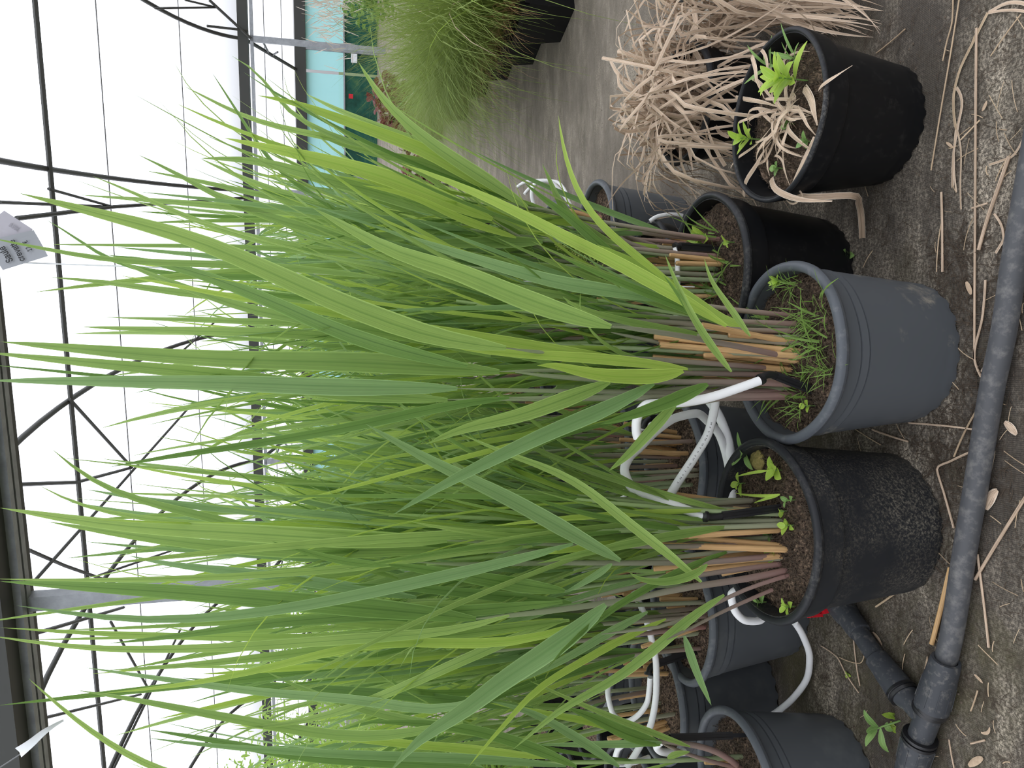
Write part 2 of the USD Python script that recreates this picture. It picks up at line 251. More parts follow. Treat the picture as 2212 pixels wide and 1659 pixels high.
ce = thing('ceiling', 'white film roof vaults of the greenhouse on grey steel arches', None, kind='structure'); CE = str(ce.GetPath())
for a, b, nm in ((D1, D2, 'film'), (D1 - (D2 - D1), D1, 'film')):
    ds = (a + b) / 2 - np.cos(np.linspace(0, np.pi, 41)) * (b - a) / 2
    g = Mesh(); V = np.array([W(d, t, zv(d, a, b) + .03) for d in ds for t in (-30, 30)])
    i = np.arange(len(ds) - 1)[:, None] * 2; g.add(V, np.hstack([i, i + 1, i + 3, i + 2])); put('film', g, 'film', CE, smooth=True)
g = Mesh(); g.add([W(D2, -30, ZG + .03), W(D2, 30, ZG + .03), W(D3, 30, ZB + .13), W(D3, -30, ZB + .13)], [[0, 1, 2, 3]]); put('film', g, 'film', CE)
TK = [.36 + 2.6 * k for k in range(-6, 5)]
for t in TK:
    ds = (D1 + D2) / 2 - np.cos(np.linspace(0.02, np.pi - .02, 30)) * (D2 - D1) / 2
    g = Mesh(); g.add(*tube([W(d, t, zv(d) - .02) for d in ds], .03, 8)); put('roof_arch', g, 'steel_dark', CE, smooth=50.)
    g = Mesh(); g.add(*tube([W(D2, t, ZG), W(D3, t, ZB + .08)], .035, 6)); put('rafter', g, 'steel_dark', CE, smooth=50.)
    g = Mesh(); g.add(*tube([W(D2, t, ZG - .3), W(D3 - 1.2, t, ZG - .33)], .018, 6)); g.add(*tube([W(D3 - 1.2, t, ZG - .33), W(D3 - 1.7, t, ZG - .5)], .018, 6)); put('strut', g, 'steel', CE, smooth=50.)
for d, r, dz in ((9.28, .027, -.06), (11.3, .007, 0), (13.8, .007, 0)):
    g = Mesh(); g.add(*tube([W(d, -30, zv(d) + dz), W(d, 30, zv(d) + dz)], r, 6)); put('purlin' if r > .01 else 'wire', g, 'steel_dark' if r > .01 else 'steel', CE, smooth=50.)
for f_ in (.35, .7):
    g = Mesh(); q = (D2 + (D3 - D2) * f_, ZG + (ZB + .1 - ZG) * f_); g.add(*tube([W(q[0], -30, q[1]), W(q[0], 30, q[1])], .007, 6)); put('wire', g, 'steel', CE)
def onvault(u, v, off=.07):
    r_ = ray(u, v)
    for k in np.linspace(3.3, 15.5, 3000):
        P = CAM + r_ * k
        d = P @ NN
        if D1 + .05 < d < D2 and P[2] > zv(d) - off: return P
    return CAM + r_ * (D2 - .12) / (r_ @ NN)
for pts, r in (([(419, 868), (249, 1059), (69, 1261)], .022), ([(437, 1167), (213, 1243)], .02), ([(270, 1268), (140, 1222), (62, 1188)], .025), ([(267, 1312), (61, 1373)], .025), ([(239, 1343), (318, 1484)], .022),
               ([(390, 1359), (304, 1540), (246, 1659)], .022), ([(304, 1500), (87, 1553)], .02), ([(150, 862), (285, 1010)], .025), ([(285, 1010), (165, 1042), (25, 1047)], .025), ([(538, 427), (245, 447), (35, 472)], .03),
               ([(245, 447), (100, 441), (0, 437)], .02), ([(105, 408), (245, 447)], .02), ([(452, 0), (542, 83)], .03), ([(467, 16), (400, 0)], .02), ([(335, 18), (465, 16)], .02), ([(447, 56), (535, 66)], .025), ([(370, 780), (470, 690)], .02)):
    g = Mesh(); g.add(*tube([onvault(*p) for p in pts], r * .8, 6)); put('brace', g, 'steel_dark', CE, smooth=50.)
def gutter(d, w, h, zc, nm, label):
    x = thing(nm, label, 'gutter', kind='structure'); P = str(x.GetPath())
    g = Mesh(); g.add(*bar(W(d, -30, zc), W(d, 30, zc), w, h)); put('trough', g, 'gutter_dark', P)
    return P
P = gutter(D2, .16, .17, ZG + .02, 'gutter', 'long dark gutter under the far edge of the film vault')
g = Mesh(); g.add(*bar(W(D2 - .06, -30, ZG - .13), W(D2 - .06, 30, ZG - .13), .05, .055)); put('rail', g, 'zinc', P)
P = gutter(D1 - .06, .30, .10, ZG + .06, 'gutter', 'near galvanised gutter overhead at the top left')
for dd, zz, w, h in ((.06, -.01, .045, .05), (.0, -.012, .045, .05)):
    g = Mesh(); g.add(*bar(W(D1 - dd, -30, ZG + zz + .01), W(D1 - dd, 30, ZG + zz + .01), w, h)); put('flange', g, 'zinc', P)
g = Mesh(); g.add(*bar(W(D1 + .06, -30, ZG + .02), W(D1 + .06, 30, ZG + .02), .06, .07)); put('lip', g, 'steel_dark', P)
for k, t in enumerate(TK):
    if k % 1 == 0:
        g = Mesh(); g.add(*bar(W(D2 - .05, t, 0), W(D2 - .05, t, ZG - .1), .10, .07, NN)); put('post', g, 'zinc', kind='structure', label='zinc post under the far gutter')
q = atz(45, 1312, ZG); tq = q @ SS
for t in (tq, tq + 5.2, tq - 5.2):
    g = Mesh(); g.add(*bar(W(D1 + .02, t, 0), W(D1 + .02, t, ZG), .075, .075, NN)); put('post', g, 'zinc', kind='structure', label='near square zinc post under the gutter')
g = Mesh(); g.add(*bar(W(D3, -30, ZB), W(D3, 30, ZB), .16, .22)); put('trim_1', g, 'gutter_dark', kind='structure', label='dark beam along the top of the side wall')
wb = thing('wall_back', 'green net and pale teal glazing of the far side wall', None, kind='structure'); WB = str(wb.GetPath())
for t in TK[:-1]:
    if t < -9: continue
    g = Mesh(); g.add(*bar(W(D3 + .02, t + 1.3, .0), W(D3 + .02, t + 1.3, .69), 2.56, .02, NN) if 0 else bar(W(D3, t + .03, .345), W(D3, t + 2.57, .345), .02, .69)); put('net_panel', g, 'green_net', WB)
    g = Mesh(); g.add(*bar(W(D3, t + .03, 1.09), W(D3, t + 2.57, 1.09), .008, .80)); put('pane', g, 'glass_teal', WB)
for t in TK:
    g = Mesh(); g.add(*bar(W(D3 - .04, t + .45, 0), W(D3 - .04, t + .45, ZB - .1), .07, .06, NN)); put('wall_post', g, 'zinc', WB)
g = Mesh(); g.add(*bar(W(D3 - .02, -30, .70), W(D3 - .02, 30, .70), .04, .03)); put('sill', g, 'zinc', WB)
for nm, t in (('wall_left', -30), ('wall_right', 30)):
    g = Mesh(); g.add([W(-8, t, 0), W(D3, t, 0), W(D3, t, 2.2), W(-8, t, 2.6)], [[0, 1, 2, 3]]); put(nm, g, 'film', kind='structure')
def atd(u, v, d):
    r_ = ray(u, v); return CAM + r_ * d / (r_ @ NN)
q = atd(765, 126, D3 - .1); g = Mesh(); g.add(*bar(q - SS * .09, q + SS * .09, .01, .13)); put('wall_sign', g, 'white_sign', label='small white sign on the green net of the far wall', cat='sign')
q = atd(758, 208, D3 - .12); g = Mesh(); g.add(*bar(q - SS * .045, q + SS * .045, .03, .09)); put('marker', g, 'red_plastic', label='small red marker on a far wall post', cat='marker')

# ------------------------------------------------------------------ pots and soil
def pot_meshes(R, Rb, H, style, seed=0, rim_r=None):
    """Body with inner wall and notched foot, rolled rim."""
    Ro = R - (.010 if rim_r is None else .005)
    wall = lambda z: Rb + (Ro - Rb) * z / H
    pr = [(.0, .014), (Rb * .9, .014), (Rb * .93, .0), (Rb, .0), (wall(.018) + .0005, .018), (wall(.022) - .0012, .022), (wall(.03), .03)]
    if style == 'groove':
        for zf in (.75, .815):
            z = zf * H; pr += [(wall(z - .0022), z - .0022), (wall(z - .0011) - .0028, z - .0011), (wall(z + .0011) - .0028, z + .0011), (wall(z + .0022) + .0012, z + .0022)]
    else:
        z = .79 * H; pr += [(wall(z - .012), z - .012), (wall(z - .003) - .001, z - .003), (wall(z) + .0055, z), (wall(z + .004) + .0065, z + .004)]
    pr += [(Ro + (.004 if style != 'groove' else 0), H - .012), (Ro, H - .004), (Ro - .005, H - .004), (wall(.80 * H) - .006, .80 * H), (wall(.6 * H) - .006, .6 * H)]
    r0 = rs(seed); ph = r0.uniform(0, 6, 4)
    def mod(Rr, Z, g, i):
        notch = (np.sin(g * 24 + .4) > .2) * .0045
        Z = Z + np.where((i == 2) | (i == 3), notch, 0)
        Rr = Rr + np.where(Rr > .02, .0018 * np.sin(2 * g + ph[0]) + .0012 * np.sin(5 * g + ph[1] + Z * 25), 0)
        return Rr, Z
    body = Mesh().add(*lathe(pr, 96, mod))
    a = np.linspace(0, 2 * np.pi, 13); rr = rim_r or (.0085 if style == 'groove' else .0070)
    def mod2(Rr, Z, g, i): return Rr + .0018 * np.sin(2 * g + ph[0]) + .0012 * np.sin(5 * g + ph[1] + H * 25), Z
    rim = Mesh().add(*lathe(np.stack([R - rr + rr * np.cos(a), H - rr + rr * 1.1 * np.sin(a)], 1), 96, mod2))
    return body, rim
def soil_h(p, rad, z, seed, bumpy=.010):
    p = p * np.array([1, 1, 0.]); return z + (meshkit.fbm(p * 28, 4, seed) - .5) * 2 * bumpy + .012 * (1 - (np.linalg.norm(p, axis=-1) / rad) ** 2) + (meshkit.noise(p * 230, seed + 5) - .5) * .005
def soil_mesh(rad, z, seed, bumpy=.010):
    k, n = 72, 26; g = np.arange(k) * 2 * np.pi / k; rr = np.linspace(0, 1, n) * rad
    X, Y = rr[:, None] * np.cos(g), rr[:, None] * np.sin(g)
    p = np.stack([X, Y, 0 * X], -1)
    Z = soil_h(p, rad, z, seed)
    V = np.stack([X, Y, Z], -1).reshape(-1, 3); i, j = np.meshgrid(np.arange(n - 1), np.arange(k), indexing='ij')
    return Mesh().add(V, np.stack([i * k + j, (i + 1) * k + j, (i + 1) * k + (j + 1) % k, i * k + (j + 1) % k], -1).reshape(-1, 4))
def fibres(rad, z, n, seed, hs, lmin=.008, lmax=.03, wd=.0011):
    r0 = rs(seed); me = Mesh()
    for _ in range(n):
        a, rr = r0.uniform(0, 6.28), rad * math.sqrt(r0.uniform()) * .97; L = r0.uniform(lmin, lmax); b = r0.uniform(0, 6.28); k = r0.normal(0, 45)
        s = np.linspace(0, 1, 4); ang = b + k * L * s
        P = np.array([rr * math.cos(a), rr * math.sin(a), 0]) + np.c_[np.cumsum(np.cos(ang)) * L / 4, np.cumsum(np.sin(ang)) * L / 4, np.sin(s * 3.1) * r0.uniform(0, .009)]
        P[:, :2] *= np.minimum(1, rad / (np.linalg.norm(P[:, :2], axis=1) + 1e-9))[:, None]; P[:, 2] += soil_h(P, rad, z, hs) + r0.uniform(0, .003)
        me.add(*ribbon(P, wd * r0.uniform(.5, 1.3), np.cross(np.gradient(P, axis=0), [0, 0, 1.]) + 1e-6, .1))
    return me
def grass_tufts(spots, seed, n=14, h=(.02, .06), w=.0018):
    r0 = rs(seed); me = Mesh()
    for q in spots:
        for _ in range(n):
            a = r0.uniform(0, 6.28); L = r0.uniform(*h); th = r0.uniform(.1, 1.1); s = np.linspace(0, 1, 5); t = th + s * r0.uniform(.1, .9)
            st = np.c_[np.cos(a) * np.sin(t), np.sin(a) * np.sin(t), np.cos(t)] * L / 5; P = np.asarray(q) + np.c_[r0.normal(0, .008, (1, 2)), 0] + np.cumsum(st, 0)
            me.add(*ribbon(P, w * np.array([.7, 1, .9, .6, .1]), np.tile([-math.sin(a), math.cos(a), 0], (5, 1)), .2))
    return me
def add_pot(parent, R, Rb, H, style, colour, seed, soilname='soil', nf=260, drop=.026, rim_r=None):
    b, r_ = pot_meshes(R, Rb, H, style, seed, rim_r)
    p = put('pot', b, colour, parent, smooth=40., label=dict(pot_grey='slate grey plastic pot', pot_black='black plastic pot', pot_dusty='black plastic pot with dried mud', pot_scuffed='slate grey plastic pot with mud scuffs')[colour])
    put('rim', r_, 'rim_grey' if colour in ('pot_grey', 'pot_scuffed') else 'rim_black', p.GetPath(), smooth=True)
    zs = H - drop; rad = Rb + (R - .01 - Rb) * zs / H - .005
    put('soil', soil_mesh(rad, zs - .006, seed), soilname, parent, smooth=True)
    if nf: put('root_fibre', fibres(rad, zs - .006, nf * 5, seed + 3, seed, wd=.0009), 'fibre', parent, kind='stuff')
    return zs, rad

# ------------------------------------------------------------------ reeds
def leaf_width(t, W_):
    return W_ * (.22 + .78 * np.clip(t / .25, 0, 1) ** .55) * np.clip(1 - t ** 2.2, 0, 1) ** .75 + 1e-5
def reed_stems(rg, n, z0, spread, hs=(.34, .66), lw=(.009, .018), ll=(.40, .60), center=(0, 0), lean=(0, 0), nl=(4, 6), mats=('leaf_mid', 'leaf_mid', 'leaf_yellow', 'leaf_blue', 'leaf_dark', 'leaf_mid')):
    """Stems with alternate long blades; yields (kind, mesh, material)."""
    for _ in range(n):
        a, rr = rg.uniform(0, 6.28), spread * math.sqrt(rg.uniform())
        b = np.array([center[0] + rr * math.cos(a), center[1] + rr * math.sin(a), z0 - .01]); H = rg.uniform(*hs)
        tl = np.array([math.cos(a), math.sin(a)]) * rg.uniform(0, .16) * rr / spread + rg.normal(0, .045, 2) + lean
        s = np.linspace(0, 1, 7)[:, None]; S = b + np.c_[tl[0] * H * s ** 1.3, tl[1] * H * s ** 1.3, H * s]
        g = Mesh(); V, F, uv = tube(S, np.linspace(.0048, .0030, 7), 6); uv[:, 1] *= H / .9; g.add(V, F, uv); yield 'stem', g, 'stem'
        k = rg.integers(nl[0], nl[1] + 1); az = rg.uniform(0, 6.28)
        for j in range(k):
            f_ = .12 + .88 * (j + 1) / k; base = b + np.array([tl[0] * H * f_ ** 1.3, tl[1] * H * f_ ** 1.3, H * f_]); az += math.pi + rg.normal(0, .5)
            top = j == k - 1; L = rg.uniform(*ll) * (1. if f_ > .5 else .75); th0 = rg.uniform(.02, .16) if top else rg.uniform(.10, .34); bend = rg.uniform(.05, .45) * (1.25 - .5 * f_) if rg.uniform() < .82 else rg.uniform(.6, 1.5)
            t = np.linspace(0, 1, 11); th = th0 + bend * t ** 1.7; dirs = np.c_[np.cos(az) * np.sin(th) + tl[0], np.sin(az) * np.sin(th) + tl[1], np.cos(th)]
            sp = base + np.vstack([[0, 0, 0], np.cumsum((dirs[:-1] + dirs[1:]) / 2, 0) * L / 10])
            tw = rg.uniform(-.9, .9) * t + rg.uniform(-.3, .3); e1 = np.array([-math.sin(az), math.cos(az), 0]); e2 = np.array([math.cos(az), math.sin(az), 0.])
            side = np.cos(tw)[:, None] * e1 + np.sin(tw)[:, None] * e2
            g = Mesh(); g.add(*ribbon(sp, leaf_width(t, rg.uniform(*lw)), side, .42)); yield 'leaf_blade', g, mats[rg.integers(len(mats))]
def cane_stubs(rg, n, z0, spread, hh=(.07, .20), center=(0, 0)):
    for _ in range(n):
        a, rr = rg.uniform(0, 6.28), spread * math.sqrt(rg.uniform()); h = rg.uniform(*hh)
        b = np.array([center[0] + rr * math.cos(a), center[1] + rr * math.sin(a), z0 - .01]); t = np.array([math.cos(a) * .12, math.sin(a) * .12, 1.]) + np.r_[rg.normal(0, .05, 2), 0]
        g = Mesh(); g.add(*tube([b, b + t * h * .5, b + t * h], [.0052, .0048, .0046], 7)); yield 'cane_stub', g, 'cane'
def traced_leaf(pts, wpx, y0, dy, mat_, roll=0., fold=.42, n=16):
    k = len(pts); s = np.linspace(0, 1, k) ** 1.2
    P = smooth_path([aty(u, v, y0 + dy * q) for (u, v), q in zip(pts, s)], 120)
    if k > 3: e0, e1 = P[0].copy(), P[-1].copy(); P = gaussian_filter1d(np.vstack([2 * e0 - P[40:0:-1], P, 2 * e1 - P[-2:-42:-1]]), 9, axis=0)[40:-40]
    P = P[np.linspace(0, 119, n).round().astype(int)]; t = np.linspace(0, 1, n)
    vd = unit(P - CAM); tg = unit(np.gradient(P, axis=0)); sd = unit(np.cross(tg, vd)); nr = np.cross(sd, tg)
    side = math.cos(roll) * sd + math.sin(roll) * nr
    return Mesh().add(*ribbon(P, leaf_width(t, wpx * 1.0 * float(np.median((P - CAM) @ FW)) / FPX), side, fold))
def traced_stem(pts, wpx, y0, y1, z0=.22):
    P = smooth_path([aty(u, v, y0 + (y1 - y0) * i / (len(pts) - 1)) for i, (u, v) in enumerate(pts)], 12)
    r_ = wpx / 2 * float(np.median((P - CAM) @ FW)) / FPX; V, F, uv = tube(P, np.r_[np.linspace(r_, r_ * .72, 10), r_ * .55, r_ * .15], 8); uv[:, 1] = np.clip((V[:, 2] - z0) / .75, 0, 1)
    return Mesh().add(V, F, uv)

M_, Y_, B_, D_ = 'leaf_mid', 'leaf_yellow', 'leaf_blue', 'leaf_dark'
# (tile, base to tip, width in pixels, distance, change of distance, material, roll)
LEAVES = dict(
A=[('M5', [(1790, 360), (1400, 310), (1000, 275), (500, 245), (0, 195), (-440, 60)], 26, 1.0, .02, Y_, .3),
   ('M5', [(1755, 375), (1500, 425), (1200, 420), (900, 375), (700, 325), (590, 330)], 36, .98, -.06, Y_, .2),
   ('F', [(1474, 802), (1381, 786), (1200, 757), (1010, 724), (866, 706), (724, 675), (590, 655), (436, 635), (323, 597), (258, 595)], 26, 1.03, .06, Y_, .3),
   ('M5', [(1520, 475), (1300, 600), (1000, 740), (700, 860), (400, 1000), (0, 1200), (-300, 1360), (-560, 1520)], 38, .98, -.12, B_, .1),
   ('M5', [(1950, 480), (1700, 600), (1400, 710), (1090, 800)], 32, 1.0, -.08, D_, .2),
   ('M5', [(1700, 630), (1500, 850), (1300, 1060), (1160, 1170)], 26, 1.0, -.06, M_, .2),
   ('M5', [(1170, 460), (800, 600), (400, 740), (0, 830), (-300, 960)], 38, .99, -.05, M_, .2),
   ('F', [(1100, 859), (970, 875), (825, 908), (681, 937), (500, 966), (387, 982), (235, 1009)], 24, 1.0, -.05, D_, .1),
   ('F', [(1079, 803), (970, 796), (825, 785), (681, 781), (500, 778), (330, 768), (150, 752), (0, 738)], 48, 1.05, .02, M_, .15),
   ('F', [(988, 839), (860, 836), (717, 835), (500, 826), (326, 824), (145, 822), (-30, 822)], 42, 1.03, .0, B_, .2),
   ('F', [(967, 863), (860, 857), (717, 846), (572, 819), (500, 810), (362, 797), (217, 785), (72, 771), (-40, 760)], 38, 1.04, .0, M_, .3),
   ('F', [(600, 840), (420, 830), (253, 815), (108, 800), (-20, 788)], 11, 1.04, .0, D_, .2),
   ('F', [(1320, 705), (1150, 650), (1040, 605), (960, 572), (862, 549), (753, 490), (674, 448)], 52, .93, -.08, M_, .35),
   ('F', [(1093, 752), (1020, 745), (927, 731), (861, 705), (753, 666), (608, 600), (506, 553), (361, 496), (253, 474), (180, 455), (101, 430), (40, 417)], 52, .98, -.05, M_, .25),
   ('F', [(1010, 790), (934, 774), (825, 745), (717, 709), (608, 658), (500, 615), (434, 590), (325, 561), (231, 551)], 38, 1.02, .04, D_, .3),
   ('F', [(1060, 770), (900, 730), (768, 709), (650, 690), (542, 673), (434, 633), (325, 595), (231, 552)], 28, 1.06, .1, M_, .3),
   ('M4', [(2100, 1490), (1800, 1300), (1500, 1130), (1200, 960), (1000, 870), (700, 720), (400, 560), (0, 380), (-500, 190)], 32, .98, .05, Y_, .2),
   ('M4', [(1700, 1180), (1500, 1020), (1250, 820), (1050, 630), (920, 430), (840, 230), (760, -190)], 18, 1.02, .0, Y_, .2),
   ('M4', [(1620, 1290), (1300, 1230), (800, 1160), (400, 1050), (0, 930), (-700, 700)], 32, 1.05, .05, B_, .2),
   ('M4', [(2212, 1640), (1700, 1550), (1190, 1530), (700, 1420), (100, 1250), (-700, 1010)], 30, 1.1, .1, M_, .3),
   ('M4', [(1985, 1659), (1840, 1440), (1700, 1220), (1600, 1090)], 13, .98, -.05, D_, .1),
   ('C2', [(490, 690), (300, 430), (180, 200), (100, 0)], 18, .98, -.05, M_, .2),
   ('C2', [(600, 480), (450, 270), (370, 150), (330, 20)], 15, .99, -.02, M_, .2),
   ('C2', [(560, 420), (430, 380), (220, 240), (0, 90), (-300, -60)], 30, 1.0, .05, Y_, .2),
   ('F', [(900, 800), (700, 790), (480, 775), (320, 800), (240, 812)], 20, 1.1, .05, M_, .4),
   ('F', [(820, 740), (600, 720), (400, 715), (176, 706)], 24, 1.12, .06, M_, .3)],
B=[('F', [(1308, 1306), (1245, 1362), (1153, 1426), (1061, 1487), (1000, 1539), (900, 1597), (840, 1670)], 48, 1.0, -.12, B_, .1),
   ('F', [(1340, 1211), (1223, 1147), (1079, 1067), (970, 1017), (862, 959), (789, 915)], 38, .99, -.1, B_, .15),
   ('F', [(1515, 1257), (1407, 1166), (1345, 1120), (1271, 1056), (1190, 1012), (1108, 985), (1000, 939)], 24, 1.0, -.02, M_, .2),
   ('F', [(1238, 1175), (1115, 1211), (970, 1243), (825, 1276), (681, 1305), (554, 1327), (398, 1340), (307, 1345), (180, 1330), (36, 1308)], 28, 1.0, -.04, B_, .15),
   ('F', [(1028, 1337), (860, 1320), (681, 1305), (500, 1290), (325, 1276), (145, 1266), (54, 1258), (0, 1256)], 46, 1.02, .0, D_, .2),
   ('F', [(1150, 1180), (920, 1200), (800, 1225), (542, 1243), (325, 1251), (145, 1254), (-20, 1250)], 18, 1.05, .0, M_, .2),
   ('F', [(1100, 1330), (950, 1370), (800, 1378), (578, 1395), (361, 1404), (180, 1403), (72, 1388), (-30, 1372)], 24, 1.0, .0, M_, .2),
   ('F', [(966, 1168), (825, 1168), (681, 1162), (500, 1150), (325, 1142), (180, 1128), (90, 1111), (0, 1097)], 44, 1.06, .0, M_, .15),
   ('F', [(957, 1188), (825, 1188), (681, 1191), (500, 1182), (361, 1167), (217, 1146), (103, 1127)], 34, 1.08, .0, M_, .2),
   ('F', [(1215, 1300), (1000, 1320), (800, 1327), (578, 1345), (434, 1366), (325, 1381), (235, 1390)], 30, 1.03, .0, D_, .3),
   ('F', [(1230, 1340), (1000, 1370), (800, 1392), (542, 1424), (362, 1442), (231, 1448)], 26, 1.05, .02, M_, .3),
   ('F', [(1300, 1330), (1100, 1390), (800, 1385), (651, 1424), (470, 1468), (325, 1489), (221, 1498)], 22, 1.0, .03, Y_, .2),
   ('F', [(1100, 1480), (950, 1540), (800, 1511), (615, 1500), (434, 1478), (289, 1457), (184, 1442)], 22, 1.05, .05, B_, .2),
   ('F', [(1000, 1560), (800, 1594), (615, 1573), (434, 1540), (289, 1511), (166, 1491)], 24, 1.06, .05, M_, .2),
   ('F', [(640, 1730), (480, 1700), (333, 1659), (217, 1594), (145, 1540), (72, 1475), (60, 1464)], 16, 1.0, .0, M_, .1),
   ('F', [(900, 1290), (644, 1251), (542, 1236), (362, 1218), (277, 1200)], 28, 1.1, .05, B_, .4),
   ('T6', [(1990, 600), (1700, 560), (1400, 510), (1000, 450), (900, 440)], 34, 1.04, -.03, D_, .2),
   ('T6', [(2030, 670), (1700, 640), (1300, 600), (1000, 575), (700, 560)], 26, 1.05, .0, D_, .3),
   ('T6', [(1610, 660), (1400, 680), (1100, 690), (900, 700), (600, 690)], 22, 1.06, .0, M_, .3),
   ('T6', [(1340, 790), (1100, 840), (800, 890), (400, 910), (0, 940), (-400, 960)], 28, 1.04, .0, M_, .3),
   ('T6', [(1980, 770), (1600, 830), (1200, 880), (800, 940), (500, 1010)], 26, 1.06, .0, Y_, .2),
   ('T6', [(1990, 775), (1650, 900), (1200, 1100), (800, 1270), (400, 1390), (0, 1430)], 24, 1.05, .03, M_, .2),
   ('T6', [(940, 448), (700, 430), (500, 385), (240, 305)], 18, 1.0, -.02, D_, .2),
   ('F', [(860, 1250), (700, 1200), (500, 1130), (325, 1089), (217, 1052), (112, 970)], 24, 1.12, .05, M_, .3),
   ('F', [(880, 1190), (700, 1160), (470, 1136), (289, 1118), (145, 1085), (85, 1049)], 18, 1.15, .05, M_, .3),
   ('F', [(900, 1140), (700, 1112), (500, 1100), (400, 1090), (186, 1057)], 24, 1.12, .05, B_, .3),
   ('M6', [(1720, 225), (1620, 300), (1450, 345), (1250, 330), (1170, 280)], 20, 1.0, -.04, M_, .2),
   ('M6', [(1050, 220), (800, 380), (700, 430)], 16, 1.05, 0, B_, .2)],
D=[('F', [(1140, 448), (1042, 383), (952, 325), (862, 253), (825, 213), (773, 132)], 30, 1.3, .0, M_, .15),
   ('F', [(1115, 437), (1024, 383), (916, 322), (807, 282), (717, 250), (626, 217), (556, 206)], 32, 1.32, .0, Y_, .2),
   ('F', [(1093, 452), (1006, 405), (898, 362), (789, 318), (702, 289), (608, 235), (560, 150), (500, 120)], 16, 1.35, .1, M_, .3),
   ('F', [(1042, 372), (934, 318), (825, 275), (717, 231), (660, 202)], 20, 1.4, .1, M_, .3),
   ('F', [(1064, 474), (952, 430), (825, 380), (699, 347), (572, 318), (485, 298)], 40, 1.25, .02, Y_, .2),
   ('F', [(1064, 478), (940, 450), (800, 410), (650, 372), (560, 345), (460, 340), (432, 342)], 34, 1.27, .05, M_, .3),
   ('F', [(1115, 513), (1006, 477), (862, 416), (781, 400)], 18, 1.25, -.05, Y_, .1),
   ('F', [(1172, 523), (1042, 525), (934, 528), (850, 535)], 28, 1.28, .0, M_, .2),
   ('F', [(1400, 580), (1300, 520), (1225, 463), (1203, 430), (1187, 387), (1171, 353)], 24, 1.3, .0, M_, .2),
   ('F', [(1353, 572), (1298, 530), (1233, 471), (1176, 430), (1133, 395)], 24, 1.25, .0, D_, .2),
   ('F', [(1000, 480), (800, 517), (615, 481), (470, 427), (398, 383), (298, 334)], 24, 1.3, .05, M_, .3),
   ('F', [(900, 560), (700, 543), (542, 515), (398, 468), (289, 416), (199, 380)], 18, 1.25, .05, M_, .3),
   ('F', [(700, 600), (434, 597), (253, 571), (145, 499), (99, 474)], 14, 1.25, .02, D_, .2),
   ('F', [(800, 548), (650, 540), (500, 532), (325, 530), (105, 528)], 12, 1.2, .02, M_, .2),
   ('F', [(820, 600), (650, 580), (500, 571), (253, 564), (108, 539), (0, 519), (-40, 510)], 18, 1.0, -.02, M_, .2),
   ('F', [(900, 640), (700, 650), (500, 644), (362, 630), (217, 608), (108, 599)], 24, 1.2, .02, M_, .3),
   ('F', [(900, 560), (723, 452), (593, 362), (542, 289), (506, 231), (458, 157)], 12, 1.3, .1, D_, .2),
   ('F', [(1000, 440), (800, 318), (651, 286), (542, 260), (470, 224), (398, 186)], 18, 1.4, .05, M_, .3),
   ('F', [(800, 500), (723, 452), (579, 405), (506, 376), (432, 342)], 18, 1.45, .05, M_, .3),
   ('F', [(900, 520), (687, 445), (542, 416), (434, 391), (316, 369)], 18, 1.4, .05, M_, .3),
   ('F', [(1178, 452), (1060, 420), (920, 350), (800, 330), (700, 300)], 28, 1.35, .0, M_, .2),
   ('F', [(1240, 520), (1100, 480), (950, 440), (800, 400), (650, 380), (560, 380)], 30, 1.3, .05, Y_, .3)],
E=[('M6', [(1430, 610), (1100, 760), (800, 930), (500, 1110), (300, 1350), (100, 1560), (40, 1650)], 18, 1.15, -.1, Y_, .2),
   ('M6', [(1840, 440), (1600, 600), (1350, 820), (1000, 1080), (700, 1230), (500, 1400), (350, 1530)], 24, 1.05, -.05, M_, .2),
   ('M6', [(1300, 560), (1000, 720), (700, 900), (450, 1020), (300, 1080)], 20, 1.15, -.05, B_, .2),
   ('M6', [(1560, 730), (1620, 900), (1690, 1080), (1750, 1220)], 20, 1.2, -.1, B_, .3),
   ('M6', [(1390, 1490), (1200, 1440), (900, 1300), (720, 1230)], 30, 1.2, -.02, D_, .2),
   ('M6', [(1380, 1500), (1000, 1360), (600, 1280), (180, 1200)], 18, 1.2, .0, Y_, .2),
   ('M6', [(1600, 1510), (1300, 1400), (900, 1240), (460, 1040)], 15, 1.2, -.05, M_, .2),
   ('M6', [(1100, 1650), (800, 1450), (500, 1280), (200, 1190)], 22, 1.15, -.02, B_, .2),
   ('M6', [(1400, 1480), (1000, 1490), (520, 1495)], 17, 1.2, -.02, B_, .2),
   ('M6', [(800, 1650), (400, 1490), (0, 1380), (-700, 1340)], 26, 1.15, .0, D_, .2),
   ('M6', [(1440, 1590), (1520, 1560), (1600, 1545)], 14, 1.2, 0, M_, .2),
   ('T6', [(1700, 1480), (1400, 1430), (1000, 1360), (600, 1250), (200, 1080)], 22, 1.2, .0, M_, .3),
   ('T6', [(2000, 1650), (1500, 1610), (900, 1590), (300, 1560), (-200, 1520), (-500, 1480)], 22, 1.2, .03, B_, .3),
   ('T6', [(1900, 1600), (1400, 1540), (900, 1500), (400, 1440), (0, 1400)], 20, 1.25, .03, Y_, .3),
   ('T6', [(1500, 1659), (900, 1620), (400, 1590), (0, 1510), (-500, 1430)], 24, 1.22, .03, D_, .2),
   ('T6', [(1800, 1300), (1300, 1250), (800, 1200), (300, 1170), (-300, 1120)], 24, 1.3, .05, D_, .3)])
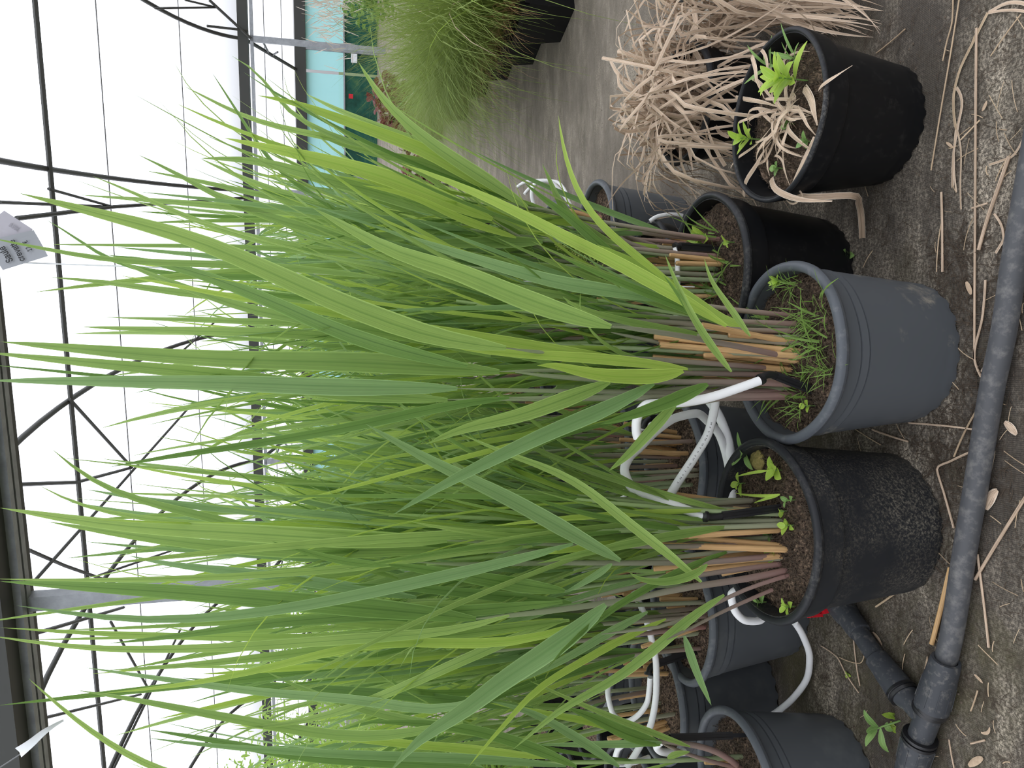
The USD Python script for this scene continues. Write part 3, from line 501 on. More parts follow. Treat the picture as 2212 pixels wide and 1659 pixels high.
STEMS = dict(
A=[([(1740, 832), (1620, 826), (1400, 824), (1230, 816), (1113, 804)], 15, 1.07, 1.04), ([(1725, 812), (1590, 808), (1400, 805), (1200, 800), (1079, 803)], 13, 1.09, 1.05), ([(1720, 775), (1560, 742), (1450, 722), (1325, 705)], 15, 1.07, .94),
   ([(1735, 750), (1640, 718), (1500, 700), (1330, 690), (1100, 640)], 14, 1.08, 1.08), ([(1715, 790), (1600, 772), (1450, 745), (1320, 718)], 13, 1.1, 1.08), ([(1725, 800), (1600, 790), (1400, 776), (1200, 764), (1093, 752)], 13, 1.1, .99),
   ([(1735, 850), (1600, 855), (1400, 858), (1200, 860), (1100, 859)], 15, 1.08, 1.01), ([(1730, 840), (1560, 846), (1300, 846), (988, 839)], 12, 1.1, 1.04), ([(1728, 858), (1560, 862), (1300, 862), (967, 863)], 11, 1.1, 1.05)],
B=[([(1719, 1228), (1600, 1252), (1480, 1270), (1330, 1300), (1200, 1318), (1028, 1337)], 17, 1.09, 1.02), ([(1700, 1196), (1560, 1212), (1400, 1216), (1200, 1216), (1000, 1219), (900, 1214)], 14, 1.1, 1.05), ([(1715, 1240), (1620, 1270), (1500, 1325), (1420, 1355), (1300, 1370)], 10, 1.08, 1.05),
   ([(1668, 1274), (1560, 1322), (1480, 1362), (1440, 1382)], 9, 1.08, 1.02), ([(1690, 1170), (1500, 1180), (1250, 1176), (966, 1168)], 13, 1.11, 1.06), ([(1690, 1150), (1480, 1168), (1250, 1187), (957, 1188)], 12, 1.13, 1.08), ([(1715, 1215), (1560, 1235), (1400, 1262), (1236, 1302)], 13, 1.1, 1.04)],
D=[([(1545, 560), (1420, 545), (1300, 500), (1170, 452), (1140, 448)], 13, 1.32, 1.3), ([(1530, 575), (1400, 548), (1250, 520), (1173, 523)], 12, 1.33, 1.29), ([(1540, 600), (1380, 578), (1240, 566), (1143, 557)], 12, 1.32, 1.3), ([(1535, 610), (1350, 590), (1180, 540), (1064, 476)], 12, 1.34, 1.27), ([(1530, 560), (1380, 520), (1250, 470), (1141, 451), (1093, 452)], 11, 1.36, 1.35)],
E=[([(1591, 1652), (1537, 1620), (1475, 1606), (1400, 1600)], 15, 1.24, 1.2), ([(1600, 1659), (1520, 1640), (1430, 1607)], 10, 1.25, 1.2)])
STUBS = dict(A=[[(1720, 740), (1420, 700)], [(1735, 760), (1413, 727)], [(1730, 780), (1420, 738)], [(1738, 770), (1425, 745)], [(1720, 800), (1410, 772)], [(1715, 785), (1412, 752)]],
             B=[[(1690, 1180), (1410, 1152)], [(1700, 1187), (1430, 1178)], [(1670, 1190), (1412, 1210)], [(1640, 1150), (1416, 1110)], [(1690, 1200), (1412, 1228)], [(1655, 1165), (1405, 1140)], [(1680, 1210), (1440, 1240)]],
             D=[[(1543, 572), (1250, 548)], [(1538, 580), (1252, 575)], [(1530, 590), (1340, 568)], [(1545, 577), (1330, 552)], [(1525, 600), (1248, 608)], [(1530, 620), (1290, 645)], [(1535, 630), (1255, 615)], [(1520, 640), (1285, 652)]], E=[])
POTS = dict(A=(.046, 1.081, .15, .119, .237, 'groove', 'pot_scuffed'), B=(-.25, 1.116, .153, .117, .257, 'band', 'pot_dusty'), D=(.211, 1.317, .155, .112, .249, 'band', 'pot_black'),
            E=(-.771, 1.263, .149, .11, .23, 'groove', 'pot_grey'), F=(-.489, 1.459, .151, .106, .241, 'groove', 'pot_grey'), G=(-.717, 1.58, .149, .112, .251, 'groove', 'pot_grey'))
PLAB = dict(A='tall green reed in the slate grey pot at the front centre', B='tall green reed in the muddy black pot at the front, left of the grey one', D='tall reed in the smooth black pot behind the grey front pot, with cut tan canes',
            E='reed in the slate grey pot cut off by the left edge of the upright view')
SOILZ = {}
PRE = {'A': (24, (0, .03), (.02, .10)), 'B': (26, (-.01, .03), (0, .09)), 'D': (20, (.01, .02), (.05, .08)), 'E': (8, (0, 0), (-.05, .05))}
for n, key in enumerate('ABDE'):
    X, Y, R, Rb, H, sty, col = POTS[key]; o = np.array([X, Y, 0]); rg = rs(100 + n)
    t_ = thing('potted_reed', PLAB[key], 'potted reed', o); T = str(t_.GetPath())
    zs, rad = add_pot(T, R, Rb, H, sty, col, n + 1, nf=420); SOILZ[key] = zs
    for pts, w, y0, y1 in STEMS[key]: put('stem', traced_stem(pts, w, y0, y1), 'stem_purple', T, o, smooth=True)
    for a, b in STUBS[key]:
        pa = atz(*a, zs); pb = aty(*b, pa[1] + .02)
        put('cane_stub', Mesh().add(*tube([pa, pa * .5 + pb * .5, pb], [.0058, .0052, .005], 8)), 'cane', T, o, smooth=True)
    for tl, pts, w, y0, dy, mt, rl in LEAVES[key]: put('leaf_blade', traced_leaf(px(tl, pts), w, y0, dy, mt, rl * (1 if len(pts) % 2 else -1)), mt, T, o, smooth=True)
    ns, cen, lean = PRE[key]
    for k_, me, mt in reed_stems(rg, ns, zs, .065, center=cen, lean=np.array(lean), nl=(5, 8), lw=(.008, .0165)): put(k_, me, mt, T, smooth=True)
    for k_, me, mt in cane_stubs(rg, 9, zs, .06, center=cen): put(k_, me, mt, T, smooth=True)
    spots = [(.11 * math.cos(a) * q, .11 * math.sin(a) * q, zs + .004) for a, q in zip(rg.uniform(0, 6.28, 26), rg.uniform(.5, 1.05, 26))]
    if key in 'AD': put('weed_blades', grass_tufts([(.075 * math.cos(a) * q, .075 * math.sin(a) * q - .01, zs) for a, q in zip(rg.uniform(0, 6.28, 15), rg.uniform(.4, 1.2, 15))], 6, 4, (.04, .12), .0042), 'weed_grass', T, kind='stuff', label='short fresh grass blades among the stem bases')
    if key in 'A': put('weed_grass', grass_tufts(spots, 5, 16, (.015, .055)), 'weed_grass', T, kind='stuff', label='fine pale grass sprouting from the soil')
    if key == 'B':
        for q in ((440, 770), (330, 240), (470, 980), (340, 630)):
            p_ = atz(*px('B', [q])[0], zs) - o; s_ = trimesh.creation.icosphere(3, .017); s_.apply_scale((1.1, 1.1, .45)); s_.vertices += (meshkit.fbm(s_.vertices * 120, 3, 4)[:, None] - .5) * .008; s_.apply_translation(p_); put('moss', Mesh().tm(s_), 'moss', T, smooth=True)

# ------------------------------------------------------------------ the rows behind: five reeds built once, then copied
PROTO = []
SPOTS = [('F', POTS['F'][0], POTS['F'][1], 'reed in a slate grey pot second row, behind the red tap'), ('G', POTS['G'][0], POTS['G'][1], 'reed in the dark slate pot squeezed behind the two grey pots at the left'),
         (0, .41, 1.95, 'reed in the slate grey pot on the right flank, behind the small black pot'), (1, .265, 1.66, 'reed in the small black pot between two larger pots on the right flank'),
         (0, -.18, 1.50, 'reed in the pot under the looped white tubes behind the front pair')]
kinds = [('groove', 'pot_grey', .15, .108, .245), ('groove', 'pot_grey', .149, .112, .251), ('groove', 'pot_grey', .15, .112, .25), ('band', 'pot_black', .125, .092, .215), ('groove', 'pot_grey', .149, .11, .24)]
protos = []
for k in range(5):
    sty, col, R, Rb, H = kinds[k]; nm, x, y, lab = SPOTS[k] if k < 5 else None; rg = rs(300 + k)
    t_ = thing('potted_reed', lab, 'potted reed', (x, y, 0), group=None); T = str(t_.GetPath()); zs, rad = add_pot(T, R, Rb, H, sty, col, 20 + k, nf=120)
    kw = dict(lean=np.array((.05, .05))) if k == 3 else {}
    for k_, me, mt in reed_stems(rg, {3: 11, 1: 8}.get(k, 18), zs, .085, nl=(4, 6) if k == 1 else (6, 8), **kw): put(k_, me, mt, T, smooth=True)
    for k_, me, mt in cane_stubs(rg, 13, zs, .07, (.05, .16)): put(k_, me, mt, T, smooth=True)
    protos.append(t_)
back = [(.44, 2.36), (.50, 2.78), (.12, 1.98), (.17, 2.36), (.20, 2.75), (-.18, 1.86), (-.14, 2.24), (-.10, 2.62), (-.46, 1.82), (-.44, 2.2), (-.42, 2.58), (-.76, 1.98), (-1.06, 1.70), (.56, 3.2), (.24, 3.14), (-.04, 3.02)]
rg = rs(77)
NTH = 'first second third fourth fifth sixth seventh'.split()
def back_label(x, y):
    row = int(np.clip(round((y - 1.9) / .38), 0, 3)); same = sorted([q for q in back if int(np.clip(round((q[1] - 1.9) / .38), 0, 3)) == row], key=lambda q: -q[0]); k = [q[0] for q in same].index(x)
    return f'tall green potted reed, {NTH[k]} from the right in the {NTH[row + 2]} row from the front'
for i, (x, y) in enumerate(back):
    copy_of(protos[[2, 3, 0, 4, 1, 2, 3][i % 7]], (x + rg.uniform(-.03, .03), y + rg.uniform(-.03, .03), 0), rg.uniform(0, 360), back_label(x, y), 'reeds in the rows behind')
for i, (x, y) in enumerate(((-1.02, 2.18), (-1.12, 1.86), (-.98, 2.56), (-1.36, 2.34), (-1.3, 2.72))):
    t_ = thing('plant_pot', f'black pot of bare soil among the reeds at the back left, {NTH[i]} of five', 'plant pot', (x, y, 0)); add_pot(str(t_.GetPath()), .14, .105, .22, 'band', 'pot_black', 70 + i, nf=0)
# a pale flower head among the blades
fh = Mesh(); rg = rs(9); base = aty(1300, 572, 1.28); tip = aty(1205, 530, 1.28)
for _ in range(260):
    q = rg.uniform() ** .8; p_ = base + (tip - base) * q + rg.normal(0, 1, 3) * .010 * (1.05 - q * .7); s_ = trimesh.creation.icosphere(0, rg.uniform(.0008, .0018)); s_.apply_translation(p_); fh.tm(s_)
put('flower_head', fh, 'flower', label='fuzzy pale green grass flower head among the reed blades', cat='flower head')

# ------------------------------------------------------------------ dead sedges on the right
def droop(c, az, L, up, out_, w, rg, z_end=.01, n=12):
    """A dead blade: rises from the crown, bends over and hangs to the ground."""
    d = np.array([math.cos(az), math.sin(az), 0]); t = np.linspace(0, 1, n)
    P = np.array([c + d * .02, c + d * out_ * .35 + ZZ * up * .85, c + d * out_ * .72 + ZZ * up * .75, c + d * out_ + ZZ * (-.25 * (c[2] - z_end)), c + d * out_ * 1.12 + ZZ * (z_end - c[2])])
    k = max(2, int(round(2 + 3 * L))); P = P[:min(5, k + 1)]; P[1:] += rg.normal(0, .030, (len(P) - 1, 3)); P[:, 2] = np.maximum(P[:, 2], .006)
    S = smooth_path(P, n); tw = rg.uniform(-.8, .8) * t + rg.uniform(-.4, .4); e1 = np.cross(d, ZZ); side = np.cos(tw)[:, None] * e1 + np.sin(tw)[:, None] * ZZ
    return Mesh().add(*ribbon(S, w * np.clip(1.05 - t ** 3, .12, 1), side, .3))
rg = rs(41); loc = np.array([.447, 1.121, 0]); POTS['C'] = (.447, 1.121, .139, .096, .221)
t_ = thing('dead_sedge', 'dead sedge with short curling straw blades in the glossy black pot at the front right', 'dead plant', loc); T = str(t_.GetPath())
zs, rad = add_pot(T, .139, .096, .221, 'band', 'pot_black', 61, 'soil_dry', 500, drop=.034, rim_r=.0042); SOILZ['C'] = zs
C_ = [([(1010, 430), (1060, 620), (1100, 760)], 26, .0), ([(850, 600), (960, 660), (1050, 770), (1150, 800)], 24, .02), ([(770, 780), (900, 800), (1040, 830), (1140, 860)], 30, .02), ([(760, 990), (850, 950), (980, 900), (1090, 890)], 22, .02),
      ([(730, 1330), (790, 1250), (920, 1160), (1070, 990)], 26, .015), ([(830, 1560), (860, 1420), (960, 1260), (1050, 1130)], 34, .02), ([(1220, 850), (1110, 960), (1070, 1060), (1090, 1150)], 30, .03), ([(1310, 700), (1380, 850), (1420, 1000)], 48, .01),
      ([(1140, 880), (1250, 950), (1340, 940)], 20, .02), ([(1260, 850), (1330, 980), (1410, 1080)], 24, .02), ([(1400, 1090), (1300, 1300), (1200, 1510)], 30, .01), ([(1050, 1420), (1120, 1530), (1300, 1590), (1540, 1600)], 36, .03),
      ([(1090, 1100), (1140, 1180), (1280, 1240)], 20, .01), ([(1010, 1200), (1020, 1320), (1040, 1400)], 26, .01), ([(1080, 1240), (1150, 1330), (1180, 1440)], 14, .02), ([(900, 440), (930, 600), (1000, 790)], 26, .04), ([(970, 400), (1020, 520), (1080, 700)], 20, .05),
      ([(1140, 500), (1250, 420), (1360, 410)], 14, .01), ([(1430, 720), (1540, 620), (1700, 520)], 26, .03), ([(1180, 800), (1240, 770), (1220, 730)], 18, .03), ([(1240, 1500), (1300, 1560), (1240, 1620), (1160, 1570)], 14, .0)]
for pts, w, dz in C_:
    pp = [atz(*q, zs + .012 + dz * (1 if 0 < i < len(pts) - 1 else .4)) for i, q in enumerate(px('S', pts))]; S = smooth_path(pp, 12); t = np.linspace(0, 1, 12); d_ = np.gradient(S, axis=0)
    side = np.cross(d_, ZZ) + ZZ * rg.uniform(-.5, .5) * np.linalg.norm(d_, axis=1)[:, None]
    put('dead_blade', Mesh().add(*ribbon(S, w / 3.686 * 1.05 / FPX * 1.6 * np.clip(1.1 - t ** 3, .2, 1), side, .25)), 'straw', T, loc, smooth=True)
for k in range(34):
    a = rg.uniform(0, 6.28); q0 = np.r_[rg.normal(0, .018, 2), zs + .012]; L = rg.uniform(.05, .115); a2 = a + rg.normal(0, .5)
    S = smooth_path([q0, q0 + np.array([math.cos(a) * L * .5, math.sin(a) * L * .5, rg.uniform(.006, .03)]), q0 + np.array([math.cos(a) * L * .5 + math.cos(a2) * L * .5, math.sin(a) * L * .5 + math.sin(a2) * L * .5, rg.uniform(-.004, .006)])], 10)
    put('dead_blade', Mesh().add(*ribbon(S, rg.uniform(.004, .009) * np.clip(1.05 - np.linspace(0, 1, 10) ** 3, .1, 1), np.cross(np.gradient(S, axis=0), ZZ) + rg.normal(0, .002, 3), .3)), 'straw', T, smooth=True)
P = smooth_path([atz(*q, z_) for q, z_ in zip(px('C1', [(800, 1140), (1000, 1160), (1190, 1150), (1240, 1200), (1260, 1400)]), (.2, .17, .12, .06, .006))], 14)
put('dead_blade', Mesh().add(*ribbon(P, .011, np.cross(np.gradient(P, axis=0), unit(P - CAM)), .3)), 'straw', T, loc, smooth=True)
for (x, y, R, lab, n, azc, seed) in ((.60, 1.47, .13, 'dead sedge with a thick mop of tangled straw hanging all round its black pot', 205, None, 51), (.93, 1.40, .13, 'dead sedge at the right edge with long straw swept down to the ground cloth', 200, 3.9, 52)):
    rg = rs(seed); t_ = thing('dead_sedge', lab, 'dead plant', (x, y, 0)); T = str(t_.GetPath()); zs, rad = add_pot(T, R, R * .72, .22, 'band', 'pot_black', seed, 'soil_dry', 0)
    c0 = np.array([0, 0, zs])
    for k in range(n):
        az = rg.uniform(0, 6.28) if azc is None or rg.uniform() < .3 else azc + rg.normal(0, .75)
        put('dead_blade', droop(c0 + np.r_[rg.normal(0, .025, 2), 0], az, rg.uniform(.35, 1.), rg.uniform(.04, .15), rg.uniform(.08, .27), rg.uniform(.004, .0095), rg), 'straw', T, smooth=True)
    for pts, w in (([(600, 560), (450, 470), (250, 330), (30, 100)], 3),) if 0 else ():
        pass
ST = [([(690, 1320), (560, 1050), (470, 830)], 30), ([(720, 1090), (640, 1050), (600, 950), (620, 880)], 24), ([(750, 890), (600, 880), (450, 900), (380, 1000)], 22), ([(790, 730), (700, 690), (600, 710)], 26), ([(820, 650), (750, 610), (680, 600), (600, 600)], 30),
      ([(900, 520), (760, 490), (620, 510)], 26), ([(700, 950), (560, 780), (380, 680), (90, 590)], 22), ([(400, 700), (200, 710), (60, 760), (50, 830), (220, 960), (340, 1020), (600, 1150), (700, 1300)], 16), ([(400, 970), (180, 1140), (30, 1300), (-150, 1480), (-280, 1700)], 14),
      ([(300, 1000), (200, 1200), (40, 1400), (30, 1460), (200, 1530)], 14), ([(290, 1180), (150, 1180), (150, 1340), (400, 1470)], 12), ([(330, 520), (160, 590), (240, 440)], 14), ([(440, 400), (500, 520), (540, 700)], 34), ([(430, 60), (450, 200), (470, 330)], 40), ([(410, 1090), (400, 1200), (430, 1370)], 24),
      ([(1540, 200), (1200, 180), (950, 230), (700, 330)], 24), ([(1540, 90), (1300, 80), (1000, 130), (760, 240)], 30), ([(1540, 20), (1200, 0), (900, 60), (600, 230)], 26), ([(1430, 190), (1425, 110)], 18), ([(1000, 360), (900, 310), (780, 330), (700, 430)], 34)]
T2_ = '/World/dead_sedge_001'; o2 = np.array([.60, 1.47, 0]); rg = rs(55)
for k in range(64):
    e = rg.uniform(1250, 1950); ST.append(([(rg.normal(600, 60), rg.uniform(180, 420)), (rg.normal(850, 80), rg.uniform(20, 260) - (e - 1200) * .06), (rg.normal(1150, 60), rg.uniform(-20, 200) - (e - 1200) * .03), (e, rg.uniform(-30, 260) if e < 1500 else rg.uniform(40, 300))], rg.uniform(18, 38)))
for pts, w in ST:
    far_ = max(q[0] for q in pts) > 1000; yy = 1.42 if far_ else 1.36; n_ = len(pts)
    S = smooth_path([aty(*q, yy + rg.uniform(-.03, .03) - (.17 * i / (n_ - 1) if far_ else 0)) for i, q in enumerate(px('S', pts))], 16) if not far_ else smooth_path([(lambda a_: a_ if a_[2] > .008 else atz(*q, .008))(aty(*q, yy + rg.uniform(-.03, .03) - .17 * i / (n_ - 1))) for i, q in enumerate(px('S', pts))], 16); S[:, 2] = np.maximum(S[:, 2], .006)
    put('dead_blade', Mesh().add(*ribbon(S, w / 3.686 * 1.75 / FPX * np.clip(1.02 - np.linspace(0, 1, 16) ** 3, .04, 1), np.cross(np.gradient(S, axis=0), unit(S - CAM)) + rg.normal(0, .004, 3), .3)), 'straw', T2_, o2, smooth=True)

# ------------------------------------------------------------------ weeds in pots and on the ground
def seedling(p_, label, n, L, w, mt, seed, h=.01, up=.5, name='weed_seedling', lean=(0, 0)):
    rg = rs(seed); t_ = thing(name, label, 'weed', p_); T = str(t_.GetPath()); tipp = np.array([lean[0], lean[1], h])
    put('stem', Mesh().add(*tube([[0, 0, -.006], tipp * .5, tipp], [.0014, .0012, .001], 6)), 'leaf_weed_dark', T, smooth=True)
    az = rg.uniform(0, 6.28)
    for k in range(n):
        az += 2.4; f_ = .35 + .65 * k / max(1, n - 1); l = L * rg.uniform(.7, 1.1) * (1.1 - .35 * k / n); t = np.linspace(0, 1, 9); el = up + .5 * k / n + rg.uniform(-.15, .15) - t * rg.uniform(.2, .7)
        d = np.c_[np.cos(az) * np.cos(el), np.sin(az) * np.cos(el), np.sin(el)]; S = tipp * f_ + np.vstack([[0, 0, 0], np.cumsum(d[:-1] * l / 8, 0)])
        put('leaf', Mesh().add(*ribbon(S, w * rg.uniform(.8, 1.1) * (np.sin(np.pi * np.clip(t * .94 + .05, 0, 1) ** .85) ** .8 + .04), np.tile([-math.sin(az), math.cos(az), 0], (9, 1)), .3)), mt, T, smooth=True)
zc = SOILZ['C']; zb = SOILZ['B']; za = SOILZ['A']; zd = SOILZ['D']
P1 = lambda tl, q, z: atz(*px(tl, [q])[0], z)
seedling(P1('S', (1330, 640), zc + .01), 'larger bright yellow-green leafy weed beside the dead sedge in the front right pot', 13, .05, .017, 'leaf_weed', 1, .055, .45, lean=(0, .0))
seedling(P1('S', (960, 1110), zc + .01), 'bright yellow-green weed with a red stem, the smaller of two in the front right pot', 10, .034, .012, 'leaf_weed', 2, .04, .5)
seedling(P1('S', (1130, 1340), zc + .008), 'tiny three-leaved seedling in the front right pot', 4, .018, .012, 'leaf_weed_dark', 3, .012, .5)
seedling(P1('S', (1220, 985), zc + .008), 'small dark green seedling at the middle of the front right pot', 4, .016, .010, 'leaf_weed_dark', 4, .01, .4)
seedling(P1('S', (1370, 1130), zc + .01), 'small grey-green seedling by the front rim of the front right pot', 5, .018, .012, 'leaf_weed_dark', 5, .012, .4)
for q in range(2): seedling(P1('S', ((1080, 530), (1280, 470))[q], zc + .01), ('narrow-leaved dark grassy weed at the back right of the front right pot', 'narrow-leaved grassy weed behind the large bright weed')[q], 6, .055, .007, 'leaf_weed_dark', 6 + q, .015, .5)
seedling(P1('C1', (365, 1400), zd + .006), 'pale green rosette of spoon-shaped leaves in the smooth black pot behind', 7, .042, .020, 'leaf_weed', 8, .018, .75)
seedling(P1('C1', (490, 1425), zd + .006), 'tiny yellow-green seedling right of the pale rosette', 3, .022, .008, 'leaf_weed', 9, .01, .4)
seedling(P1('A', (575, 200), za + .004), 'small tufted green weed at the back of the grey front pot', 9, .02, .008, 'leaf_weed', 10, .012, .7)
seedling(P1('A', (820, 1280), za + .006), 'tiny clover-like seedling near the front rim of the grey pot', 3, .012, .010, 'leaf_weed', 11, .012, .4)
for i, (q, n, L, w, lab) in enumerate((((250, 190), 4, .038, .015, 'four-leaved seedling against the back rim of the muddy black pot'), ((520, 330), 5, .032, .018, 'broad-leaved seedling near the right rim of the muddy black pot'), ((215, 440), 4, .024, .012, 'small upright seedling at the back of the muddy black pot'),
        ((625, 580), 3, .018, .010, 'small pale seedling between the rim and the drip stake of the muddy black pot'), ((570, 670), 2, .014, .012, 'two-leaved seedling touching the foot of the drip stake'), ((620, 790), 5, .018, .011, 'speckled seedling in the middle front of the muddy black pot'),
        ((460, 870), 6, .022, .012, 'round-leaved seedling in front of the cut canes of the muddy black pot'), ((515, 1030), 4, .024, .014, 'seedling by the orange shoot of the muddy black pot'), ((620, 1470), 5, .02, .010, 'yellow-green seedling near the left rim of the muddy black pot'), ((380, 1430), 4, .02, .012, 'seedling at the back left of the muddy black pot'))):
    seedling(P1('B', q, zb + .004), lab, n, L, w, 'leaf_weed' if i % 3 else 'leaf_weed_dark', 30 + i, .012, .35)
for i, (pts, lab) in enumerate((([(520, 530), (400, 545), (145, 520)], 'long grass blade lying across the back of the muddy black pot'), ([(520, 535), (400, 570), (300, 605)], 'grass blade below the long one in the muddy black pot'), ([(420, 335), (300, 350), (155, 385)], 'pale grass blade behind the broad-leaved seedling'))):
    S = smooth_path([atz(*q, zb + .02 + .012 * k) for k, q in enumerate(px('B', pts))], 10); put('grass_blade', Mesh().add(*ribbon(S, leaf_width(np.linspace(0, 1, 10), .0055), np.cross(np.gradient(S, axis=0), unit(S - CAM)), .3)), 'leaf_weed', '/World/potted_reed_001', np.array([*POTS['B'][:2], 0]), smooth=True, label=lab)
wp = P1('V', (1000, 1240), .0); t_ = thing('ground_weed', 'willow-leaved green weed growing from the ground cloth beside the pipe tee', 'weed', wp); T = str(t_.GetPath())
wt = aty(*px('V', [(745, 1335)])[0], wp[1] + .03) - wp; put('stem', Mesh().add(*tube([(0, 0, -.004), wt * .5 + ZZ * .006, wt], [.0018, .0015, .001], 6)), 'leaf_weed_dark', T, smooth=True)
for a, b in (((800, 1300), (675, 1150)), ((790, 1330), (690, 1470)), ((820, 1310), (890, 1520)), ((790, 1310), (705, 1350)), ((910, 1250), (1000, 1350)), ((880, 1260), (930, 1330)), ((980, 1200), (830, 1190)), ((1000, 1220), (890, 1170)), ((930, 1270), (1090, 1240)), ((760, 1330), (715, 1360))):
    pa = aty(*px('V', [a])[0], wp[1] + .018) - wp; pb = aty(*px('V', [b])[0], wp[1] + .012) - wp; S = smooth_path([pa, pa * .5 + pb * .5 + ZZ * .006, pb], 9); t = np.linspace(0, 1, 9)
    put('leaf', Mesh().add(*ribbon(S, .0105 * np.sin(np.pi * (t * .94 + .04)) ** .8 + 1e-4, np.cross(np.gradient(S, axis=0), unit(S + wp - CAM)), .25)), 'leaf_weed_dark' if a[0] < 900 else 'leaf_weed', T, smooth=True)
seedling(P1('C1', (1200, 1500), 0.), 'little green weed on the ground by the foot of the smooth black pot', 5, .02, .012, 'leaf_weed_dark', 60, .015, .5)
seedling(P1('V', (545, 840), 0.), 'tiny clover seedling on the ground cloth left of the branch pipe', 4, .008, .007, 'leaf_weed', 61, .005, .3)

# ------------------------------------------------------------------ irrigation: main pipe, tee, branch, red tap
ip = thing('irrigation_pipe', 'thick grey-black irrigation pipe along the ground with a tee and a branch', 'pipe'); IP = str(ip.GetPath())
def axis_piece(name, a, b, prof, mt, label=None, k=40):
    """A turned piece along the line a-b; prof: (fraction along, radius)."""
    a, b = np.asarray(a), np.asarray(b); L = np.linalg.norm(b - a); V, F = lathe([(r_, f_ * L) for f_, r_ in prof], k); t = (b - a) / L; s = unit(np.cross(t, ZZ)); u = np.cross(s, t)
    return put(name, Mesh().add(V[:, :1] * s + V[:, 1:2] * u + V[:, 2:] * t + a, F), mt, IP, smooth=35., label=label)
rm = .0165; zp = .021
MP = [atz(*q, zp) for q in [(2213, 440), (2193, 550), (2165, 734), (2149, 807), (2108, 1050), (2083, 1197), (2054, 1380), (2042, 1430)]]
MP = [MP[0] * 2 - MP[1] + (MP[0] - MP[1])] + MP
put('pipe', Mesh().add(*tube(smooth_path(MP, 40), rm, 28)), 'pipe_grey', IP, smooth=50.)
c1, c2 = atz(2044, 1425, .026), atz(2012, 1528, .026)
axis_piece('collar', c1, c2, [(0, rm), (0, .021), (.06, .0225), (.35, .0238), (.4, .0245), (.93, .0262), (1, .0262), (1.0, .015)], 'pipe')
c3, c4 = atz(2008, 1533, .026), atz(1985, 1600, .026)
axis_piece('tee', c2 + (c2 - c1) * .02, c4, [(0, .015), (0, .0215), (.12, .0215), (.2, .0195), (.85, .0195), (.92, .021), (1, .021)], 'pipe')
for c_, dr in ((c2, .05), (c3, .05)): axis_piece('ring', c_ - (c4 - c3) * .06, c_ + (c4 - c3) * .06, [(0, .015), (0, .0255), (.2, .0262), (.8, .0262), (1, .0255), (1, .015)], 'rubber')
for f_ in (.88, 1.0): axis_piece('ring', c3 + (c4 - c3) * (f_ - .04), c3 + (c4 - c3) * (f_ + .04), [(0, .015), (0, .0265), (.5, .0275), (1, .0265), (1, .015)], 'rubber')
c5 = atz(1958, 1690, .026); axis_piece('collar', c4 + (c5 - c4) * .02, c5, [(0, .015), (0, .0258), (.06, .0262), (.5, .0245), (.55, .0235), (1, .0222)], 'pipe')
c6 = c5 + (c5 - c4) * 1.2; axis_piece('pipe', c5 - (c6 - c5) * .1, c6, [(0, rm), (1, rm)], 'pipe_grey')
for c_, cc in ((c1, c2), (c5, c4)):
    for k in range(10):
        a_ = k / 10 * 6.283; t = unit(cc - c_); s = unit(np.cross(t, ZZ)); u = np.cross(s, t); e = math.cos(a_) * s + math.sin(a_) * u
        put('rib', Mesh().add(*bar(c_ + (cc - c_) * .45 + e * .0243, c_ + (cc - c_) * .9 + e * .0262, .0016, .0016, e)), 'pipe', IP)
tc = (c3 + c4) / 2 * .6 + c3 * .4; b1 = P1('V', (1020, 1010), .024); bd = unit(P1('V', (560, 400), .024) - b1)
b0 = tc
axis_piece('tee_neck', b0, b1 + bd * .004, [(0, .018), (.6, .018), (.8, .0215), (1, .0215)], 'pipe')
axis_piece('ring', b1 - bd * .004, b1 + bd * .009, [(0, .012), (0, .0255), (.4, .0262), (.5, .0245), (.6, .0262), (1, .0255), (1, .012)], 'rubber')
b2 = b1 + bd * .075; axis_piece('collar', b1 + bd * .009, b2, [(0, .014), (0, .0245), (.55, .0225), (.6, .0215), (.98, .0205), (1, .019), (1, .012)], 'pipe')
b3 = P1('V', (640, 470), .024); axis_piece('branch_pipe', b2 - bd * .01, b3 + bd * .02, [(0, .0165), (1, .0165)], 'pipe')
axis_piece('collar', b3, b3 + bd * .085, [(0, .014), (0, .0195), (.03, .0205), (.4, .0215), (.45, .0235), (.9, .025), (1, .024), (1, .012)], 'pipe')
b4 = b3 + bd * .085; axis_piece('tap_body', b4 - bd * .004, b4 + bd * .06, [(0, .02), (.3, .021), (.5, .026), (.8, .021), (1, .02), (1, 0)], 'rubber')
hd = Mesh(); Q = lambda q: aty(*px('V', [q])[0], b4[1] - .005)
for qa, qb, w_ in (((292, 292), (392, 272), 50), ((190, 326), (298, 320), 34), ((232, 322), (312, 268), 30)):
    vd = unit(Q(qa) - CAM); hd.add(*bar(Q(qa), Q(qb), w_ / 4.057 * 1.3 / FPX, .012, vd)); hd.add(*bar(Q(qa) * .85 + Q(qb) * .15 - vd * .002, Q(qa) * .15 + Q(qb) * .85 - vd * .002, w_ * .7 / 4.057 * 1.3 / FPX, .014, vd))
hd.add(*bar(Q((345, 285)), b4 + bd * .03, .012, .012, (0, 1., .1)))
put('tap_handle', hd, 'red_plastic', IP, label='red plastic tap handle')

